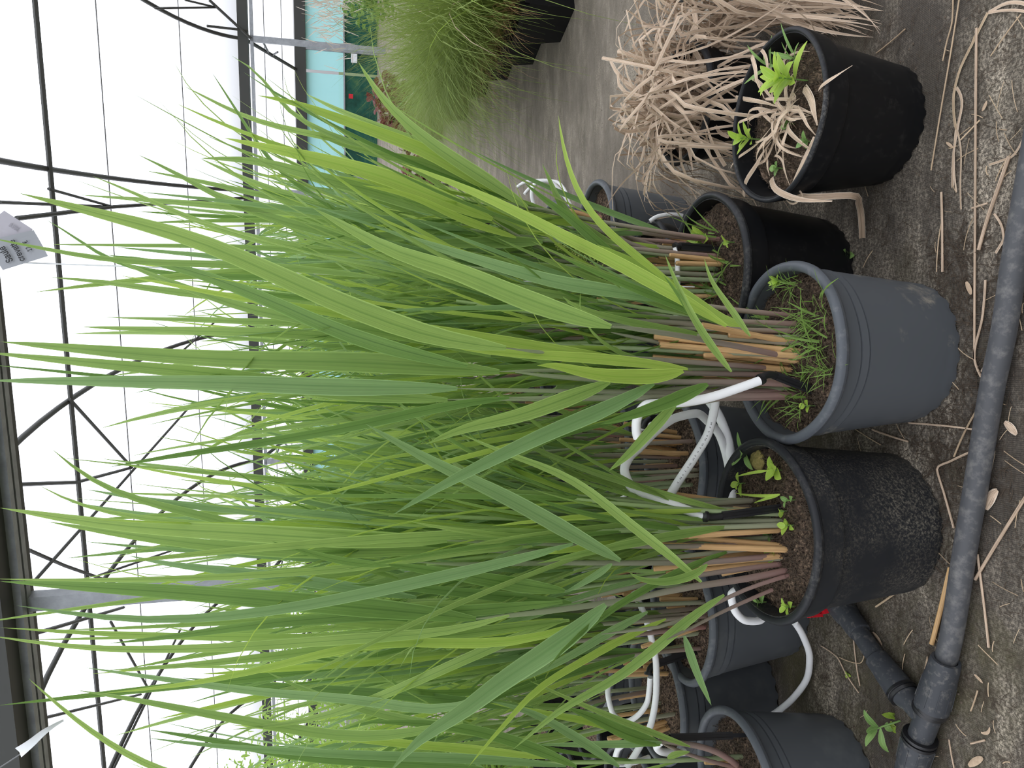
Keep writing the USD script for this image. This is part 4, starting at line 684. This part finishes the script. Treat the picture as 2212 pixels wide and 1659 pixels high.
# ------------------------------------------------------------------ white drip tubes and black stakes
def dtube(pts, y0, y1, label, wpx=17, tile='F', name='drip_tube', group=None):
    p_ = px(tile, pts); n = len(p_); ys = y0 + (y1 - y0) * np.linspace(0, 1, n); P = smooth_path([aty(*q, y) for q, y in zip(p_, ys)], max(14, 7 * n)); P[:, 2] = np.maximum(P[:, 2], .006)
    r_ = .0040 if wpx is None else wpx / 2 * float(np.median((P - CAM) @ FW)) / FPX
    return put(name, Mesh().add(*tube(P, r_, 12)), 'tube_white', smooth=60., label=label, cat='tube', group=group), P, r_
dtube([(655, 742), (520, 790), (400, 830), (300, 855), (170, 872), (0, 880), (-50, 925), (-70, 1000), (-60, 1080)], 1.02, 1.05, 'white drip tube running from the stake in the grey front pot back into the reeds', 20, 'C2')
_, P, r_ = dtube([(2000, 560), (2010, 620), (1960, 850), (1850, 1050), (1700, 1280), (1600, 1460), (1560, 1600)], 1.16, 1.2, 'straight white drip tube with black print, between the two front pots', 19, 'M5')
for k in range(24, 70):                                       # black print, too small to read
    if k % 3 == 0 or k * 7 % 5 < 1:
        i = 10 + int((k - 24) * .5); i = min(i, len(P) - 2); t = unit(P[i + 1] - P[i]); c_ = P[i] + (P[i + 1] - P[i]) * (k % 2) * .5 - unit(P[i] - CAM) * (r_ * .93)
        put('print', Mesh().add(*bar(c_ - t * .0012, c_ + t * .0012, .0022, .0008, unit(P[i] - CAM))), 'tube_print', '/World/drip_tube_001')
dtube([(2140, 1450), (2130, 1250), (2105, 1080), (2040, 880), (1950, 775), (1860, 712), (1700, 745), (1540, 850), (1400, 990), (1320, 1070), (1288, 1180), (1335, 1290), (1510, 1375), (1700, 1450), (1915, 1530)], 1.30, 1.1, 'white drip tube looping round to the stake in the muddy black pot', 19, 'M5')
dtube([(1940, 590), (2010, 680), (2070, 800), (2120, 960), (2145, 1150), (2142, 1460), (2130, 1700)], 1.28, 1.24, 'white drip tube hugging the back rim of the muddy black pot', 20, 'M5')
dtube([(560, 600), (490, 640), (505, 720), (580, 792), (650, 792), (690, 755)], 1.22, 1.24, 'short white tube hooked over the left back rim of the muddy black pot', 17, 'C3')
dtube([(860, 800), (915, 890), (950, 1010), (935, 1130), (860, 1240), (770, 1320), (690, 1370)], 1.27, 1.42, 'white drip tube hanging in an arc over the bare ground behind the tap', 14, 'C3')
dtube([(1200, 420), (1270, 560), (1330, 760), (1360, 920), (1362, 1100), (1330, 1330), (1250, 1500), (1150, 1659)], 1.4, 1.36, 'long white drip tube running across the left rows', 14, 'M6')
dtube([(1320, 1020), (1305, 1170), (1230, 1290), (1140, 1332), (1060, 1280), (1022, 1150), (1030, 1050)], 1.42, 1.5, 'white drip tube in a tight U among the left rows', 12, 'M6')
dtube([(1180, 1470), (1090, 1530), (1072, 1590), (1100, 1630), (1200, 1620), (1310, 1585)], 1.4, 1.5, 'small white tube curl at the left end of the rows', 12, 'M6')
dtube([(1400, 1470), (1365, 1505), (1400, 1545), (1480, 1550), (1560, 1545)], 1.26, 1.3, 'white tube end at the stake in the left grey pot', 16, 'M6')
for i, (tl, pts, y, w) in enumerate((('M6', [(685, 220), (710, 310), (740, 365)], 2.2, 9), ('M6', [(1160, 90), (1150, 190), (1200, 390)], 1.9, 11), ('M5', [(1155, 700), (1190, 790), (1250, 860), (1330, 880)], 1.9, 12), ('M5', [(915, 800), (940, 930), (1000, 1060), (1150, 1180)], 2.1, 11),
        ('M5', [(830, 850), (800, 960), (760, 1080)], 2.3, 11), ('M5', [(1160, 910), (900, 980), (700, 1020), (580, 1070), (430, 1190)], 2.2, 9), ('M5', [(1060, 70), (1040, 180), (1040, 290)], 2.0, 14), ('M5', [(1310, 1250), (1290, 1350), (1240, 1430)], 1.7, 13), ('M5', [(620, 20), (630, 150), (680, 370)], 2.3, 7),
        ('M5', [(1540, 690), (1500, 770), (1400, 840)], 1.55, 13), ('M4', [(840, 900), (780, 1000), (720, 1090), (690, 1140)], 1.8, 10), ('M4', [(1280, 820), (1220, 900)], 1.6, 13), ('M5', [(720, 1180), (720, 1300), (690, 1450)], 2.2, 8), ('M5', [(1560, 1100), (1545, 1250), (1530, 1330)], 1.8, 10))):
    dtube(pts, y, y + .06, 'white drip tube glimpsed between the reed stems', w, tl, group='drip tubes deep among the reeds')
dtube([(560, 500), (550, 420), (585, 350), (670, 335), (770, 410), (850, 520), (880, 600)], 2.35, 2.3, 'white tube arching over the far right pots, the near arch', 9, 'M4')
dtube([(430, 385), (500, 345), (620, 330), (740, 340), (800, 390), (830, 455)], 2.7, 2.6, 'white tube arching over the far right pots, the far arch', 7, 'M4')
dtube([(490, 440), (545, 380), (600, 345)], 2.5, 2.5, 'short white tube between the two arches at the far right pots', 7, 'M4')
dtube([(555, 500), (590, 580), (640, 670)], 2.3, 2.3, 'white tube end dropping between reeds at the far right', 9, 'M4')
dtube([(1490, 655), (1560, 615), (1640, 602), (1750, 612)], 1.62, 1.6, 'white tube arching behind the rim of the smooth black pot', 9, 'M4')
dtube([(1690, 865), (1708, 980), (1712, 1150), (1705, 1300), (1695, 1430)], 1.3, 1.3, 'straight white tube from the stake in the smooth black pot', 11, 'M4')
def stake(tile, pts, y0, y1, label, wpx=13):
    wpx *= 1.3
    P = [aty(*q, y0 + (y1 - y0) * k / (len(pts) - 1)) for k, q in enumerate(px(tile, pts))]; t_ = thing('drip_stake', label, 'drip stake', P[-1]); T = str(t_.GetPath()); o = P[-1]
    r_ = wpx / 2 * P[0][1] / FPX; L = np.linalg.norm(P[-1] - P[-2]); u = unit(P[-2] - P[-1]); vd = unit(P[-1] - CAM); s = unit(np.cross(u, vd))
    put('shaft', Mesh().add(*bar(P[-1] - u * .03, P[-2], r_ * 1.2, r_ * 1.2, vd)), 'stake_black', T, o)
    for e in (-1, 1): put('flange', Mesh().add(*bar(P[-1] + s * e * r_ * .8, P[-2] + s * e * r_ * .8, r_ * .55, r_ * 2, vd)), 'stake_black', T, o)
    put('elbow', Mesh().add(*tube(smooth_path(P[:-1] if len(P) > 3 else [P[0], P[1]], 10), r_ * .95, 10)), 'stake_black', T, o, smooth=50.)
    e = unit(P[1] - P[0]); put('collar', Mesh().add(*tube([P[0] - e * .001, P[0] + e * .004], r_ * 1.45, 14)), 'stake_black', T, o, smooth=40.)
stake('C2', [(660, 735), (710, 706), (750, 712), (970, 800)], 1.03, 1.04, 'black drip stake standing in the grey front pot', 15)
stake('C3', [(332, 178), (370, 183), (430, 175), (790, 128)], 1.09, 1.09, 'black drip stake standing in the muddy black pot', 14)
stake('C1', [(160, 1455), (175, 1448), (190, 1447), (365, 1460)], 1.30, 1.30, 'black drip stake standing in the smooth black pot by the pale rosette', 12)
stake('C3', [(85, 1495), (105, 1488), (130, 1480), (490, 1468)], 1.25, 1.24, 'black drip stake standing in the left grey pot', 12)
stake('C3', [(5, 1110), (10, 1080), (40, 1050), (300, 965)], 1.42, 1.43, 'black drip stake in the second-row grey pot', 12)
stake('M4', [(1010, 720), (1030, 685), (1070, 680), (1350, 800)], 1.62, 1.66, 'black drip stake in the small black pot', 11)
stake('M4', [(850, 635), (880, 640), (920, 655), (1110, 655)], 1.85, 1.9, 'black drip stake in the grey pot on the right flank', 8)
stake('M5', [(1440, 830), (1450, 790), (1490, 750), (1700, 745)], 1.5, 1.5, 'black drip stake in the pot under the looped tubes', 12)
put('cane_clip', Mesh().add(*bar(aty(*px('T4', [(1450, 1378)])[0], 1.5), aty(*px('T4', [(1612, 1290)])[0], 1.5), .007, .006)), 'stake_black', label='black plastic stake caught slanting among the reed blades', cat='drip stake')

# ------------------------------------------------------------------ fine grasses at the far right
def tuft(x, y, H, R, label, seed, n=1500, square=True):
    rg = rs(seed); t_ = thing('grass_clump', label, 'potted grass', (x, y, 0), rz=12.7); T = str(t_.GetPath()); hp_ = {400: .205, 401: .17}.get(seed, .12)
    g = Mesh(); a_ = {400: .125, 401: .09}.get(seed, .065)
    for e, f_ in (((-1, -1), (1, -1)), ((1, -1), (1, 1)), ((1, 1), (-1, 1)), ((-1, 1), (-1, -1))):
        q = [np.array([*e, 0]) * a_ * .82, np.array([*f_, 0]) * a_ * .82, np.array([*f_, 0]) * a_ + ZZ * hp_, np.array([*e, 0]) * a_ + ZZ * hp_]; g.add(q, [[0, 1, 2, 3]])
        b_ = bar(q[3], q[2], .014, .02); g.add(*b_)
    g.add([(-a_ * .95, -a_ * .95, hp_ - .02), (a_ * .95, -a_ * .95, hp_ - .02), (a_ * .95, a_ * .95, hp_ - .02), (-a_ * .95, a_ * .95, hp_ - .02)], [[0, 1, 2, 3]]); put('pot', g, 'pot_black', T, label='square black pot')
    def blade(L, th0, bend, w, r0=.06):
        az = rg.uniform(0, 6.28); t = np.linspace(0, 1, 8); th = th0 + bend * t ** 1.4; a2 = az + rg.normal(0, .4) * t
        d = np.c_[np.cos(a2) * np.sin(th), np.sin(a2) * np.sin(th), np.cos(th)]; b_ = np.array([r0 * math.cos(az) * rg.uniform(0, 1), r0 * math.sin(az) * rg.uniform(0, 1), hp_ - .02])
        S = b_ + np.cumsum(d, 0) * L / 8; S[:, 2] = np.maximum(S[:, 2], .01)
        return ribbon(S, w * np.array([.8, 1, 1, .95, .85, .7, .5, .15]), np.tile([-math.sin(az), math.cos(az), 0], (8, 1)), .2)
    k = H - hp_; g = Mesh()
    for _ in range(n): g.add(*blade(k * rg.uniform(.75, 1.25), rg.uniform(0, .55), rg.uniform(.2, 2.9) * R / .4, rg.uniform(.0016, .003)))
    for _ in range(n // 3): g.add(*blade(rg.uniform(.55, 1.05) * k / .6 * (1.25 if k < .5 else 1), rg.uniform(.35, .95), rg.uniform(1.1, 2.1), rg.uniform(.0016, .003)))
    put('foliage', g, 'tuft_grass', T, kind='stuff')
    g = Mesh()
    for _ in range(n // 5): g.add(*blade(rg.uniform(.2, .5), rg.uniform(.3, .9), rg.uniform(1., 2.2), rg.uniform(.0012, .0022), .10))
    put('dry_foliage', g, 'tuft_straw', T, kind='stuff', label='dry tan blades round the base')
    for _ in range(22): put('long_blade', Mesh().add(*blade(k * rg.uniform(.9, 1.3), rg.uniform(.2, .6), rg.uniform(1.0, 2.2), .0045)), ('leaf_blue', 'leaf_yellow', 'straw')[rg.integers(3)], T, smooth=True)
    return T
for i, (x, y, H, R, lab) in enumerate(((1.58, 2.95, .92, .38, 'fine yellow-green grass clump in a square black pot, nearest of the row at the right'), (1.64, 3.42, .84, .46, 'fine yellow-green grass clump second in the row at the right'), (1.76, 3.98, .76, .46, 'fine grass clump third in the row at the right'),
        (1.90, 4.60, .68, .46, 'fine grass clump fourth in the row at the right'), (2.0, 5.3, .60, .42, 'low fine grass clump at the far end of the row'), (2.3, 3.3, .95, .4, 'fine grass clump behind the nearest one, at the right edge'))):
    tuft(x, y, H, R, lab, 400 + i, 1500 if i < 3 else 900)
rg = rs(18); g = Mesh()
for _ in range(900):
    b_ = np.array([2.05, 3.6, .93]) + rg.normal(0, 1, 3) * (.20, .15, .05); d = unit(rg.normal(0, .35, 3) + ZZ); g.add(*ribbon(b_ + d * np.linspace(0, .07, 4)[:, None], .004 * np.array([.4, 1, .8, .2]), np.tile(np.cross(d, [.3, 1, 0]), (4, 1)), .2))
put('plumes', g, 'plume', kind='stuff', label='pale feathery flower plumes above the fine grass at the right', cat='grass plumes')
def leafy(name, x, y, H, R, label, cat, mt, seed, n, ll, lw, z0=.12, cone=False, stems=14, pot=True):
    """A shrub: stems from the base, small leaves along them."""
    rg = rs(seed); t_ = thing(name, label, cat, (x, y, 0)); T = str(t_.GetPath()); g, s_ = Mesh(), Mesh()
    if pot: add_pot(T, .13, .1, .2, 'band', 'pot_black', seed, nf=0)
    for k in range(stems):
        az = rg.uniform(0, 6.28); sp = rg.uniform(.0, 1.); top = np.array([math.cos(az) * R * sp, math.sin(az) * R * sp, H * rg.uniform(.75, 1.) * (1 - .25 * sp)]); mid = top * .5 + ZZ * H * .08
        S = smooth_path([np.array([0, 0, .1]), mid, top], 14); s_.add(*tube(S, np.linspace(.005, .0015, 14), 5))
        for _ in range(n // stems):
            q = rg.uniform(z0, 1.); p_ = S[min(13, int(q * 14))] + rg.normal(0, .035, 3); d = unit(np.array([*rg.normal(0, 1, 2), rg.uniform(-.2, 1.2)])); L = rg.uniform(*ll); sd = unit(np.cross(d, rg.normal(0, 1, 3)))
            g.add(*ribbon(p_ + d * L * np.linspace(0, 1, 4)[:, None] - ZZ * np.array([0, 0, .1, .3])[:, None] * L, lw * np.array([.25, 1, .8, .08]), np.tile(sd, (4, 1)), .3))
    put('stems', s_, 'stem', T, kind='stuff'); put('foliage', g, mt, T, kind='stuff')
for i, (x, y, H, R, n, lab) in enumerate(((-1.60, 3.05, 1.40, .42, 2600, 'variegated willow with cream and pink shoots behind the reeds, nearest the left edge'), (-2.05, 3.8, 1.62, .5, 2200, 'taller variegated willow with pink tips, second from the left edge'), (-1.10, 3.3, 1.32, .42, 2200, 'variegated willow half hidden behind the left reeds'),
        (-.45, 3.75, 1.27, .42, 1800, 'orange-tinted willow seen through the middle of the reeds'), (-2.3, 4.7, 1.75, .55, 1600, 'tall willow with orange shoots farthest back at the left'), (-1.45, 4.1, 1.55, .5, 1900, 'pale willow behind the first row of willows'))):
    leafy('variegated_willow', x, y, H, R, lab, 'shrub', 'willow_leaf', 500 + i, n, (.03, .06), .013, stems=26)
for i, (x, y, H, lab) in enumerate(((2.3, 6.6, .52, 'dark red leafy plant beyond the fine grasses, rightmost of three'), (2.75, 7.2, .62, 'dark red leafy plant with broad leaves beyond the fine grasses'), (1.62, 6.3, .42, 'low red-brown plant beyond the far end of the fine grasses'))):
    leafy('red_plant', x, y, H, .28, lab, 'plant', 'red_leaf', 540 + i, 420, (.07, .12), .05, stems=12)
leafy('hanging_shrub', 3.45, 6.6, .98, .35, 'dark green leafy shrub at the top corner beyond the grasses', 'shrub', 'leaf_dark', 560, 420, (.05, .09), .03, z0=.5, stems=12)

# ------------------------------------------------------------------ price tags
def sheet(corn, y, thick=.0008, bend=0., n=7):
    a, b, c_, d = [aty(u, v, y) for u, v in corn]; me = Mesh(); V = []
    for z in (0, thick):
        for i in np.linspace(0, 1, n):
            for j in (0, 1): V.append((a + (b - a) * i) * (1 - j) + (d + (c_ - d) * i) * j + np.array([0, z + bend * math.sin(math.pi * i), 0]))
    k = np.arange(n - 1); F = [[2 * i, 2 * i + 2, 2 * i + 3, 2 * i + 1] for i in k]; F += [[x + 2 * n for x in f_[::-1]] for f_ in F]
    F += [[2 * i, 2 * n + 2 * i, 2 * n + 2 * i + 2, 2 * i + 2] for i in k] + [[2 * i + 1, 2 * i + 3, 2 * n + 2 * i + 3, 2 * n + 2 * i + 1] for i in k] + [[0, 1, 2 * n + 1, 2 * n], [2 * n - 2, 4 * n - 2, 4 * n - 1, 2 * n - 1]]
    return me.add(V, F)
YT = 1.25; t_ = thing('price_tag', 'grey folded price tag lettered Saule crevette, hanging on a thin white rod', 'price tag', aty(40, 530, YT)); T = str(t_.GetPath()); o = aty(40, 530, YT)
put('front_leaf', sheet([(72, 497), (103, 553), (6, 583), (-36, 522)], YT, bend=.002), 'paper', T, o)
put('back_leaf', sheet([(9, 455), (70, 495), (30, 545), (-46, 500)], YT + .006), 'paper_back', T, o, label='lighter back leaf of the tag')
def lettering(text, start, end, h, mt, flip=False, yy=YT - .0016):
    """start, end: where the baseline runs in the picture; the letters stand off the sheet by the thickness of ink."""
    a, b = aty(*start, yy), aty(*end, yy); t = text_m = meshkit.text_mesh(text, 1.0, .02, True); v = np.array(t.vertices); wd = v[:, 0].max(); e = (b - a) / np.linalg.norm(b - a); nrm = np.array([0, -1., 0]); u = np.cross(nrm, e)
    x, y_ = v[:, 0] / wd * np.linalg.norm(b - a), v[:, 1] * h * YT / FPX
    if flip: x = np.linalg.norm(b - a) - x
    put('lettering', Mesh().add(a + x[:, None] * e + y_[:, None] * u + (v[:, 2:] * .004) * nrm, t.faces), mt, T, o)
lettering('Saule', (29, 563.5), (9, 531), 12, 'ink'); lettering('crevette', (54.5, 562), (30, 517), 11, 'ink'); lettering('12,-€', (70, 541), (58, 519), 8.5, 'ink')
lettering('302.8', (18, 488), (37, 500), 8, 'ink_faint', True, YT + .0045)
put('rod', Mesh().add(*tube([aty(-60, 566, YT + .012), aty(60, 568, YT + .012), aty(400, 580, YT + .012), aty(900, 600, YT + .012), aty(1500, 620, YT + .012)], .0011, 6)), 'white_sign', T, o, label='thin white rod')
t_ = thing('price_tag', 'small white strip tag curled on a wire in front of the near gutter', 'price tag', aty(80, 1590, 1.35)); T = str(t_.GetPath()); o = aty(80, 1590, 1.35)
cl = px('L2', [(330, 1385), (560, 1210), (760, 1040), (960, 910), (1090, 840)]); S = smooth_path([aty(*q, 1.35 + d_) for q, d_ in zip(cl, (0, -.006, -.004, .004, .01))], 14)
put('strip', Mesh().add(*ribbon(S, np.linspace(.018, .004, 14) * np.r_[np.ones(8), np.linspace(1, .8, 6)], np.cross(np.gradient(S, axis=0), unit(S - CAM)), .25)), 'white_sign', T, o, smooth=True)
put('wire', Mesh().add(*tube([aty(*px('L2', [(430, 1370)])[0], 1.35), aty(*px('L2', [(0, 1650)])[0], 1.36), aty(-160, 1790, 1.4)], .0011, 6)), 'steel', T, o)

# ------------------------------------------------------------------ straw, chips and litter on the cloth
def straw(tile, pts, wpx, label, mt='litter', group=None, z=.005, flat=False, cat='straw'):
    S = smooth_path([atz(*q, z) for q in px(tile, pts)], 4 + 3 * len(pts)); w = wpx * 1.02 / FPX
    me = Mesh().add(*(ribbon(S, w * ((.85 if cat == 'wood chip' else 1.1) * np.sin(np.pi * (.08 + .88 * np.linspace(0, 1, len(S)))) ** .6 if cat != 'straw' else 1), np.cross(np.gradient(S, axis=0), ZZ), .25) if flat else tube(S, w / 2, 6)))
    put('dry_leaf' if cat == 'dry leaf' else 'straw_stalk', me, mt, smooth=True, label=label, cat=cat, group=group)
straw('G1', [(620, 180), (615, 700), (612, 1200), (610, 1659), (607, 2300)], 6, 'longest dead-straight straw stalk lying across the cloth in front of the pots', 'straw')
straw('G1', [(515, -40), (450, 370), (400, 660), (330, 1090)], 4, 'thin long straw stalk right beside the glossy black pot')
straw('G1', [(470, -20), (465, 130), (430, 270), (405, 390)], 4, 'short thin straw stalk at the right edge next to the long one')
straw('G1', [(690, 80), (600, 260), (500, 480), (470, 640), (490, 830)], 8, 'flat greyed blade crossing the cloth at the right', 'litter', flat=True)
straw('G1', [(490, 560), (525, 660), (500, 800), (470, 1000), (465, 1200)], 8, 'split straw blade, its left strand, in front of the black pot', 'straw', flat=True)
straw('G1', [(495, 830), (520, 1000), (515, 1200), (520, 1340)], 5, 'split straw blade, its right strand, in front of the black pot', 'straw', flat=True)
straw('G1', [(485, 830), (475, 1050), (490, 1230)], 5, 'split straw blade, its middle strand, in front of the black pot', 'straw', flat=True)
straw('G1', [(395, 1230), (400, 1420), (403, 1740)], 6, 'blunt straw stalk pointing at the black front right pot', 'straw')
straw('G1', [(395, 1430), (375, 1560), (365, 1740)], 3, 'thin strand peeling from the blunt straw stalk')
straw('G1', [(830, 1000), (760, 1200), (700, 1370), (635, 1600)], 9, 'thick slanting straw cane near the pipe', 'straw')
straw('G1', [(640, 770), (520, 895)], 4, 'short oblique straw touching the longest stalk')
straw('G1', [(590, 1332), (690, 1300)], 5, 'short pale straw lying across the longest stalk', 'straw')
straw('G1', [(905, 90), (800, 230), (710, 360)], 3, 'thin bent straw at the lower right corner')
straw('G1', [(695, 80), (760, 42), (960, 38)], 8, 'folded pale blade at the right edge, upper strand', 'straw', flat=True)
straw('G1', [(700, 82), (800, 66), (960, 80)], 6, 'folded pale blade at the right edge, lower strand', 'straw', flat=True)
straw('G1', [(920, 880), (830, 1010), (700, 1055)], 6, 'bent straw blade by the end of the pipe', 'straw', flat=True)
straw('G1', [(905, 1180), (850, 1400), (740, 1620)], 7, 'straw blade running along the pipe towards the grey pot', 'straw', flat=True)
straw('G1', [(735, 1370), (790, 1480), (800, 1659), (790, 1800)], 6, 'straw stalk tucked against the pipe', 'straw')
straw('G1', [(165, 185), (80, 260), (-20, 340)], 4, 'straw at the back right corner of the black pot')
straw('C2', [(1985, 150), (1970, 350), (1920, 600), (1960, 720)], 6, 'curved straw by the foot of the grey pot', 'straw')
straw('C2', [(2110, 200), (2060, 350), (2020, 560), (1960, 690)], 7, 'flat straw leaning on the pipe opposite the grey pot', 'straw', flat=True)
straw('C2', [(1535, 990), (1720, 1005), (1925, 1030)], 5, 'straw between the two front pots reaching to the pipe', 'straw')
straw('C2', [(1925, 930), (1860, 1050), (1800, 1190)], 5, 'straw slanting from the pipe to the muddy pot')
straw('C2', [(1900, 1160), (1780, 1215), (1700, 1260), (1740, 1400), (1800, 1610)], 6, 'hooked straw around the foot of the muddy pot', 'straw')
straw('C2', [(1320, 1030), (1430, 1070), (1530, 1100)], 6, 'straw wedged between the two front pots', 'straw')
straw('C2', [(1180, 1000), (1300, 1080), (1370, 1120)], 3, 'thin straw deep between the two front pots')
straw('C3', [(1780, 480), (1740, 650), (1670, 930)], 13, 'thick split cane lying along the pipe before the tee', 'cane')
straw('C3', [(2230, 50), (2080, 290), (1925, 550)], 8, 'straight straw across the dusty cloth at the front edge', 'straw')
straw('C3', [(1938, 400), (1970, 650), (2005, 950)], 6, 'straw with a split end on the dusty cloth beside the pipe', 'straw')
straw('C3', [(1455, 630), (1340, 710)], 6, 'short brown twig behind the muddy pot')
straw('V', [(300, 590), (430, 680), (520, 840), (630, 1000)], 4, 'thin curved straw on bare ground left of the branch pipe', 'straw')
straw('V', [(585, 540), (600, 700), (640, 940)], 4, 'thin straight straw beside the branch pipe', 'straw')
straw('V', [(460, 690), (560, 730), (650, 735), (680, 640)], 3, 'thin hooked straw beside the branch pipe')
straw('V', [(1640, 840), (1680, 880), (1715, 915)], 9, 'wood splinter below the tee', 'wood_chip', cat='wood chip', flat=True)
straw('V', [(1610, 1445), (1735, 1415)], 5, 'small straw near the bottom corner', 'straw')
straw('V', [(1670, 980), (1640, 1080), (1610, 1160)], 4, 'thin stalk on the cloth below the tee')
straw('V', [(1420, 1410), (1440, 1540), (1465, 1659)], 4, 'thin straw beside the lower pipe end', 'straw')
straw('V', [(1045, 1500), (1040, 1600), (1000, 1660)], 4, 'dry strand along the lower pipe end', 'straw')
straw('V', [(1700, 1350), (1760, 1345), (1775, 1300)], 9, 'short bent chip at the bottom corner', 'wood_chip', cat='wood chip', flat=True)
straw('V', [(1590, 1640), (1650, 1600), (1715, 1570)], 20, 'broad wood chip at the bottom corner', 'wood_chip', cat='wood chip', flat=True)
straw('V', [(750, 470), (800, 530), (830, 585)], 12, 'pinkish bark chip under the branch pipe', 'wood_chip', cat='wood chip', flat=True)
straw('V', [(1205, 790), (1220, 740), (1228, 680)], 8, 'small chip in the corner of the tee', 'wood_chip', cat='wood chip', flat=True)
straw('C2', [(1985, 1500), (2010, 1430), (2055, 1385)], 24, 'pale dead leaf beside the pipe', 'straw', cat='dry leaf', flat=True, z=.008)
straw('C2', [(2095, 985), (2130, 1020), (2168, 1060)], 18, 'small dead leaf below the pipe', 'straw', cat='dry leaf', flat=True, z=.006)
straw('C2', [(1870, 160), (1885, 200), (1900, 235)], 16, 'curled tan bark flake by the grey pot', 'wood_chip', cat='wood chip', flat=True, z=.008)
straw('G1', [(655, 710), (670, 680), (685, 645)], 11, 'brown leaf flake beside the longest stalk', 'wood_chip', cat='wood chip', flat=True)
straw('G1', [(425, 910), (450, 930), (470, 945)], 9, 'orange-brown bark flake by the split blade', 'wood_chip', cat='wood chip', flat=True)
rg = rs(88); free = []
def clear(x, y): return all((x - q[0]) ** 2 + (y - q[1]) ** 2 > (q[3] + .006) ** 2 for q in POTS.values() if len(q) > 3)
for k in range(70):
    for _ in range(20):
        u, v = rg.uniform(1850, 2210), rg.uniform(0, 1659); p_ = atz(u, v, .004)
        if clear(p_[0], p_[1]): break
    a = rg.uniform(0, 6.28); L = rg.uniform(.012, .05); d = np.array([math.cos(a), math.sin(a), 0]); S = smooth_path([p_, p_ + d * L * .5 + np.r_[rg.normal(0, .0012, 2), .001], p_ + d * L], 6)
    put('straw_bit', Mesh().add(*tube(S, rg.uniform(.0004, .0009), 5)), 'litter', smooth=True, label='short loose bit of straw scattered on the ground cloth', cat='straw', group='loose straw bits')
g = Mesh(); h_ = Mesh()
for k in range(5200):
    if k < 4200: u, v = rg.uniform(1780, 2225), rg.uniform(-20, 1680); p_ = atz(u, v, 0)
    else: u, v = rg.uniform(1300, 1700), rg.uniform(-20, 430); p_ = atz(u, v, 0)
    if not clear(p_[0], p_[1]): continue
    s = rg.uniform(.0004, .0015) if rg.uniform() < .96 else rg.uniform(.0015, .0034); i_ = trimesh.creation.icosphere(0, s); i_.apply_scale((1, rg.uniform(.6, 1), rg.uniform(.4, .8))); i_.apply_translation(p_ + ZZ * s * .3); g.tm(i_)
put('soil_crumbs', g, 'clod', kind='stuff', label='crumbs of soil scattered over the ground cloth', cat='soil')
for k in range(4200):
    if k < 1500: u, v = rg.uniform(1850, 2215), rg.uniform(0, 1680)
    elif k < 3700: v = rg.uniform(500, 1240); u = 2075 - (v - 520) * .075 + rg.normal(0, 42)
    else: u, v = rg.uniform(1700, 2000), rg.uniform(1300, 1659)
    p_ = atz(u, v, .002)
    if not clear(p_[0], p_[1]): continue
    a, L, kk = rg.uniform(0, 6.28), rg.uniform(.005, .045) * rg.uniform(.4, 1), rg.normal(0, 22); an = a + kk * L * np.linspace(0, 1, 4)
    S = p_ + np.c_[np.cumsum(np.cos(an)), np.cumsum(np.sin(an)), np.array([0, .6, .6, 0]) * rg.uniform(0, .8)] * L / 4
    h_.add(*ribbon(S, rg.uniform(.0006, .0020) if 1500 <= k < 3700 and k % 3 == 0 else rg.uniform(.0003, .0012), np.cross(np.gradient(S, axis=0), ZZ), .1))
put('root_litter', h_, 'fibre', kind='stuff', label='tangle of fine dead roots and fibres on the ground round the pots', cat='litter')
